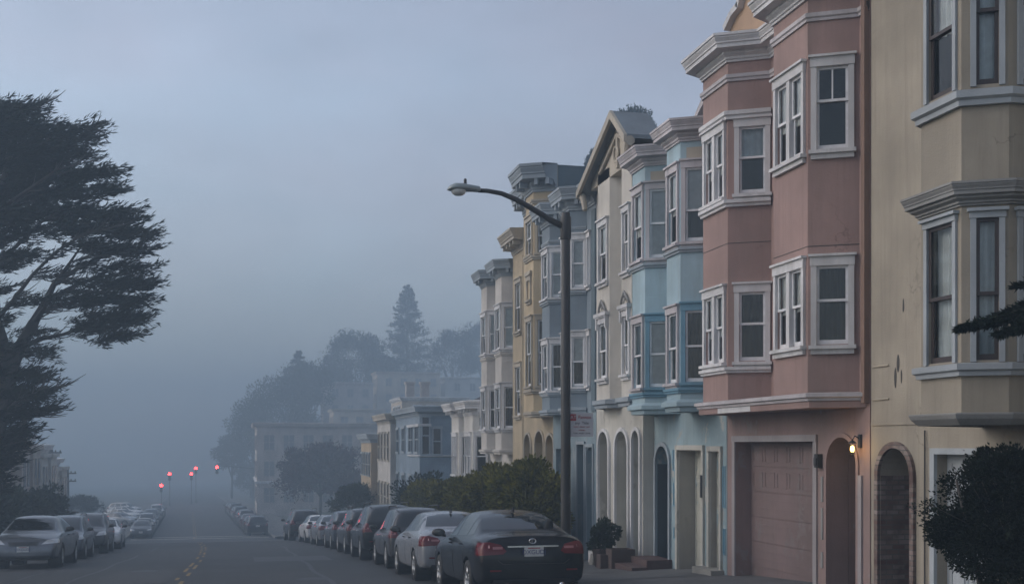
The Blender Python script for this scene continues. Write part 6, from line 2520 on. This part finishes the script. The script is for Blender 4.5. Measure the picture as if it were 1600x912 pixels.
def plants():
    # hedge along the pavement past the street lamp
    hedge_run('hedge', 'loose olive green hedge on the pavement beyond the lamp post', 6.9, 8.1, 28.4, 43.5, lambda s: walk_z(7.3, s),
              lambda f: -.80 - 0.82 * f + .12 * math.sin(f * 21), 'hedge', n=12, leaf=.12, per=300)
    hedge_run('clipped_hedge', 'dark low hedge behind the parked cars on the left pavement', -11.0, -8.9, 46.0, 66.0, lambda s: prof(s),
              lambda f: -1.85 - .95 * f + .15 * math.sin(f * 17), 'broad', n=9, leaf=.18, per=190)
    # near right: dark round shrub in front of the cream house
    b = (8.15, 11.35, walk_z(8.15, 11.35))
    t = thing('dark_shrub', 'large dark rounded shrub in front of the cream house doorway', 'shrub', b)
    st = MB()
    for _ in range(7):
        e = Vector((8.1 + random.uniform(-.45, .45), 11.3 + random.uniform(-.45, .45), -.5 + random.uniform(-.3, .2)))
        st.tube([Vector(b) + Vector((random.uniform(-.1, .1), random.uniform(-.1, .1), -.05)), Vector(b).lerp(e, .5), e], [.045, .03, .01], 6)
    P, D = crown_pts((8.16, 11.15, -.80), (.72, .85, .74), 120, 330, .17, low=-.85)
    P2, D2 = crown_pts((8.30, 10.75, -1.25), (.62, .62, .80), 90, 330, .17, low=-.95)
    P3, D3 = crown_pts((8.20, 11.0, -1.0), (.45, .5, .6), 60, 300, .2, low=-.95)
    PP, DD = [P, P2, P3], [D, D2, D3]
    for _ in range(46):                      # loose shoots breaking the outline
        u = unit(1)[0]
        u[2] = abs(u[2]) * 1.0 - .25
        a = np.array([8.16, 11.1, -.85]) + u * np.array([.62, .74, .66])
        ln = rng.uniform(.15, .42)
        d0 = u + np.array([0, 0, .35])
        d0 /= np.linalg.norm(d0)
        k = 60
        f = rng.uniform(0, 1, k)
        PP.append(a + d0 * (f * ln)[:, None] + rng.normal(size=(k, 3)) * .035)
        DD.append(d0 + .7 * rng.normal(size=(k, 3)))
        st.tube([Vector(a - d0 * .2), Vector(a + d0 * ln)], [.008, .003], 4)
    obj('stem', st, M['bark'], t, smooth=True)
    P, D = np.concatenate(PP), np.concatenate(DD)
    leaf_obj('foliage', P, D, rng.uniform(.025, .055, len(P)), rng.uniform(.016, .030, len(P)), M['shrub'], t)
    # conifer whose low branch reaches in from the right
    b = (8.15, 8.6, walk_z(8.15, 8.6))
    t = thing('pavement_conifer', 'dark conifer reaching one feathery branch into view at the right edge', 'tree', b)
    mb = MB()
    mb.tube([b, (8.2, 8.6, 0), (8.15, 8.6, 3.4)], [.11, .085, .03], 9)
    obj('trunk', mb, M['bark'], t, smooth=True)
    mb = MB()
    P, D = [], []

    def spray(a, e, sp, n, droop=.0):
        a, e = np.array(a), np.array(e)
        lm_ = MB()
        lm_.tube([Vector(a), Vector((a + e) / 2 + np.array([0, 0, .04])), Vector(e)], [.03, .018, .005], 6)
        obj('limb', lm_, M['bark'], t)
        f = rng.uniform(.0, 1.0, n) ** .8
        w = (1.05 - f) ** .7 * sp
        o = a + (e - a) * f[:, None] + rng.normal(size=(n, 3)) * np.stack([w, w, w * .45], 1)
        P.append(o)
        D.append((e - a) / np.linalg.norm(e - a) + .6 * rng.normal(size=(n, 3)) + np.array([0, 0, droop]))
    def q(p, y, d):
        return tuple(pt(p, y, d))
    spray(q(1690, 470, 11.0), q(1497, 514, 10.9), .10, 3600, -.1)
    spray(q(1700, 480, 10.6), q(1560, 522, 10.7), .09, 2600, -.2)
    spray(q(1700, 440, 11.2), q(1570, 490, 11.3), .07, 1800, .1)
    spray(q(1720, 420, 11.0), q(1585, 448, 11.2), .05, 900, .2)
    for k in range(26):
        a = random.uniform(0, 6.28)
        z = random.uniform(-.5, 3.3)
        if -2.6 < a - math.pi < 0.2 and z < 1.6:
            continue
        ln = (3.6 - z) * .26
        spray((8.15, 8.6, z), (8.15 + ln * math.cos(a), 8.6 - abs(ln * math.sin(a)), z + .1), .12, 700)
    P, D = np.concatenate(P), np.concatenate(D)
    leaf_obj('foliage', P, D, rng.uniform(.035, .085, len(P)), rng.uniform(.012, .022, len(P)), M['cypress'], t)
    # planters by the white house
    z = walk_z(8.2, 25.0)
    pt_ = thing('potted_shrub', 'bushy green shrub in a dark pot by the porch arches', 'plant', (8.1, 25.3, z))
    mb = MB()
    mb.lathe([(0, z - .02), (.20, z - .02), (.27, z + .34), (.29, z + .36), (.29, z + .40), (.25, z + .40), (.24, z + .34), (0, z + .34)], 18, 'z', (8.1, 25.3, 0))
    obj('pot', mb, M['pot'], pt_, smooth=True)
    P, D = crown_pts((8.1, 25.3, z + .66), (.36, .36, .34), 34, 110, .12, low=-.7)
    leaf_obj('foliage', P, D, rng.uniform(.05, .10, len(P)), rng.uniform(.03, .05, len(P)), M['broad'], pt_)
    mb = MB()
    for _ in range(6):
        mb.tube([(8.1, 25.3, z + .3), (8.1 + random.uniform(-.25, .25), 25.3 + random.uniform(-.25, .25), z + .8)], [.018, .006], 5)
    obj('stem', mb, M['bark'], pt_)
    for (x, s, w, d, h, lb, mt) in ((8.25, 24.55, .55, .42, .42, 'brown brick planter box between the potted shrub and the steps', 'pot'), (8.0, 24.75, .40, .3, .30, 'small low terracotta trough beside the potted shrub', 'pot')):
        zz = walk_z(x, s)
        t = thing('planter_box', lb, 'planter', (x, s, zz), 'planters by the porch')
        mb = MB()
        for (x0, x1, y0, y1) in ((x - w / 2, x + w / 2, s - d / 2, s - d / 2 + .05), (x - w / 2, x + w / 2, s + d / 2 - .05, s + d / 2), (x - w / 2, x - w / 2 + .05, s - d / 2 + .05, s + d / 2 - .05), (x + w / 2 - .05, x + w / 2, s - d / 2 + .05, s + d / 2 - .05)):
            mb.box(x0, x1, y0, y1, zz - .05, zz + h)
        obj('box', mb, M[mt], t)
        mb = MB()
        mb.box(x - w / 2 + .05, x + w / 2 - .05, s - d / 2 + .05, s + d / 2 - .05, zz - .05, zz + h - .05)
        obj('soil', mb, M['ground'], t)
    x, s = 8.3, 26.35
    zz = walk_z(x, s)
    mb = MB()
    mb.hexa([(x - .2, s - .16, zz - .04), (x + .2, s - .16, zz - .04), (x + .2, s + .16, zz - .04), (x - .2, s + .16, zz - .04), (x - .16, s - .13, zz + .24), (x + .17, s - .12, zz + .22), (x + .16, s + .13, zz + .23), (x - .15, s + .12, zz + .25)])
    tag(obj('stone_block', mb, M['stone']), 'rough grey stone block at the foot of the porch arches', 'stone block')
    # trees behind the roofs
    for (px, y, d, rx, rz, lb) in ((990, 205, 78, 34, 30, 'hazy bushy tree showing above the grey gable roof'), (938, 262, 84, 24, 24, 'faint leafy treetop left of the white gable')):
        c = pt(px, y, d)
        a, b = rx * d / F, rz * d / F
        broad_tree('roof_tree', lb, (c.x, c.y, terrain(c.x, c.y) - .2), (c.x, c.y, c.z), (a, a, b), 'broad', 60, 160, a * .32, .16, 'trees behind the attached houses')
    # plum tree before the apartment block, round street bush
    p = pt(500, 745, 132)
    broad_tree('plum_tree', 'broad dark reddish tree in front of the pale apartment block', (p.x, p.y, prof(p.y)), (p.x, p.y, -3.5), (4.9, 3.6, 3.5), 'purple', 150, 150, 1.1, .30, trunk_r=.22)
    p = pt(584, 782, 76)
    broad_tree('street_bush', 'round dark bush on the pavement before the grey blue corner house', (7.3, p.y + 1, prof(p.y)), (7.3, p.y + 1, -3.9), (1.4, 2.2, 1.15), 'broad', 50, 130, .45, .16, cat='bush', trunk_r=.08)
    broad_tree('street_bush', 'small bush against the side wall of the corner house', (8.6, 55.5, prof(55.5)), (8.6, 55.5, -3.0), (1.3, 2.0, 1.5), 'broad', 50, 130, .45, .16, cat='bush', trunk_r=.08)
    broad_tree('street_bush', 'small bush past the end of the olive hedge', (8.0, 50.5, prof(50.5)), (8.0, 50.5, -2.9), (1.1, 1.8, 1.2), 'hedge', 40, 130, .4, .14, cat='bush', trunk_r=.08)
    # hazy hill trees
    G = 'hazy trees on the hill'
    p = pt(636, 600, 262)
    conifer('tall_pine', 'tall pointed pine faint in the fog on the hill', (p.x, p.y, terrain(p.x, p.y) - .2), pt(636, 445, 262).z - terrain(p.x, p.y), 11.0, 'conifer', G, 34000, .80)
    p = pt(467, 560, 236)
    conifer('young_conifer', 'shorter cone shaped tree left of the round hill tree', (p.x, p.y, terrain(p.x, p.y) - .2), pt(467, 548, 236).z - terrain(p.x, p.y), 6.8, 'conifer', G, 18000, .7)
    for (px, y, rx, rz, d, lb, k) in ((555, 562, 46, 42, 198, 'round topped dark tree left of the tall pine', 90), (600, 590, 40, 36, 202, 'dark bushy tree at the foot of the tall pine', 60),
                                      (708, 560, 40, 44, 214, 'faint broad tree just right of the tall pine', 70), (757, 550, 34, 52, 220, 'faint tall tree behind the beige house', 70),
                                      (430, 655, 58, 62, 176, 'dark spreading tree at the left foot of the hill', 90), (396, 690, 40, 56, 222, 'lowest dark tree at the left end of the hill wood', 80),
                                      (480, 610, 44, 40, 180, 'dark tree below the cone shaped tree', 80), (362, 716, 24, 36, 226, 'small dim tree beside the far road', 50), (520, 610, 40, 34, 196, 'mid hill tree beside the tan block', 60),
                                      (436, 735, 36, 34, 186, 'low dark tree just left of the apartment block roof', 60), (392, 748, 26, 24, 214, 'lowest bushy tree between the signals and the apartment block', 50)):
        d *= 1.26 if d < 221 else 1.1
        c = pt(px, y, d)
        a, b = rx * d / F, rz * d / F
        broad_tree('hill_tree', lb, (c.x, c.y, terrain(c.x, c.y) - .2), (c.x, c.y, c.z), (a, a * .9, b), 'conifer', k, 120, min(a, b) * .36, .45, G, trunk_r=.3)
    # scraps of shrubbery on the left beyond the brow
    for (px, y, rx, rz, d, lb) in ((30, 770, 40, 22, 88, 'dark bush between the hedge and the left houses'), (130, 790, 28, 12, 112, 'low dim bush beside the lone utility pole')):
        c = pt(px, y, d)
        broad_tree('left_bush', lb, (c.x, c.y, c.z - 1.5), (c.x, c.y, c.z), (rx * d / F, rx * d / F, rz * d / F), 'broad', 40, 120, .5, .2, cat='bush', trunk_r=.1)


plants()

# ================================================================== HAZE
mh = bpy.data.materials.new('haze_air')
mh.use_nodes = True
mh.node_tree.nodes.clear()
vo = mh.node_tree.nodes.new('ShaderNodeVolumePrincipled')
vo.inputs['Color'].default_value = (0.455, 0.58, 0.70, 1)
vo.inputs['Density'].default_value = HAZE_DENSITY
vo.inputs['Density Attribute'].default_value = ''
vo.inputs['Temperature Attribute'].default_value = ''
vo.inputs['Anisotropy'].default_value = 0.2
oh = mh.node_tree.nodes.new('ShaderNodeOutputMaterial')
mh.node_tree.links.new(vo.outputs[0], oh.inputs['Volume'])
hz = MB()
hz.box(-195, 160, -45, 712, -27.5, 37.0)
tag(obj('haze', hz, mh), kind='stuff')
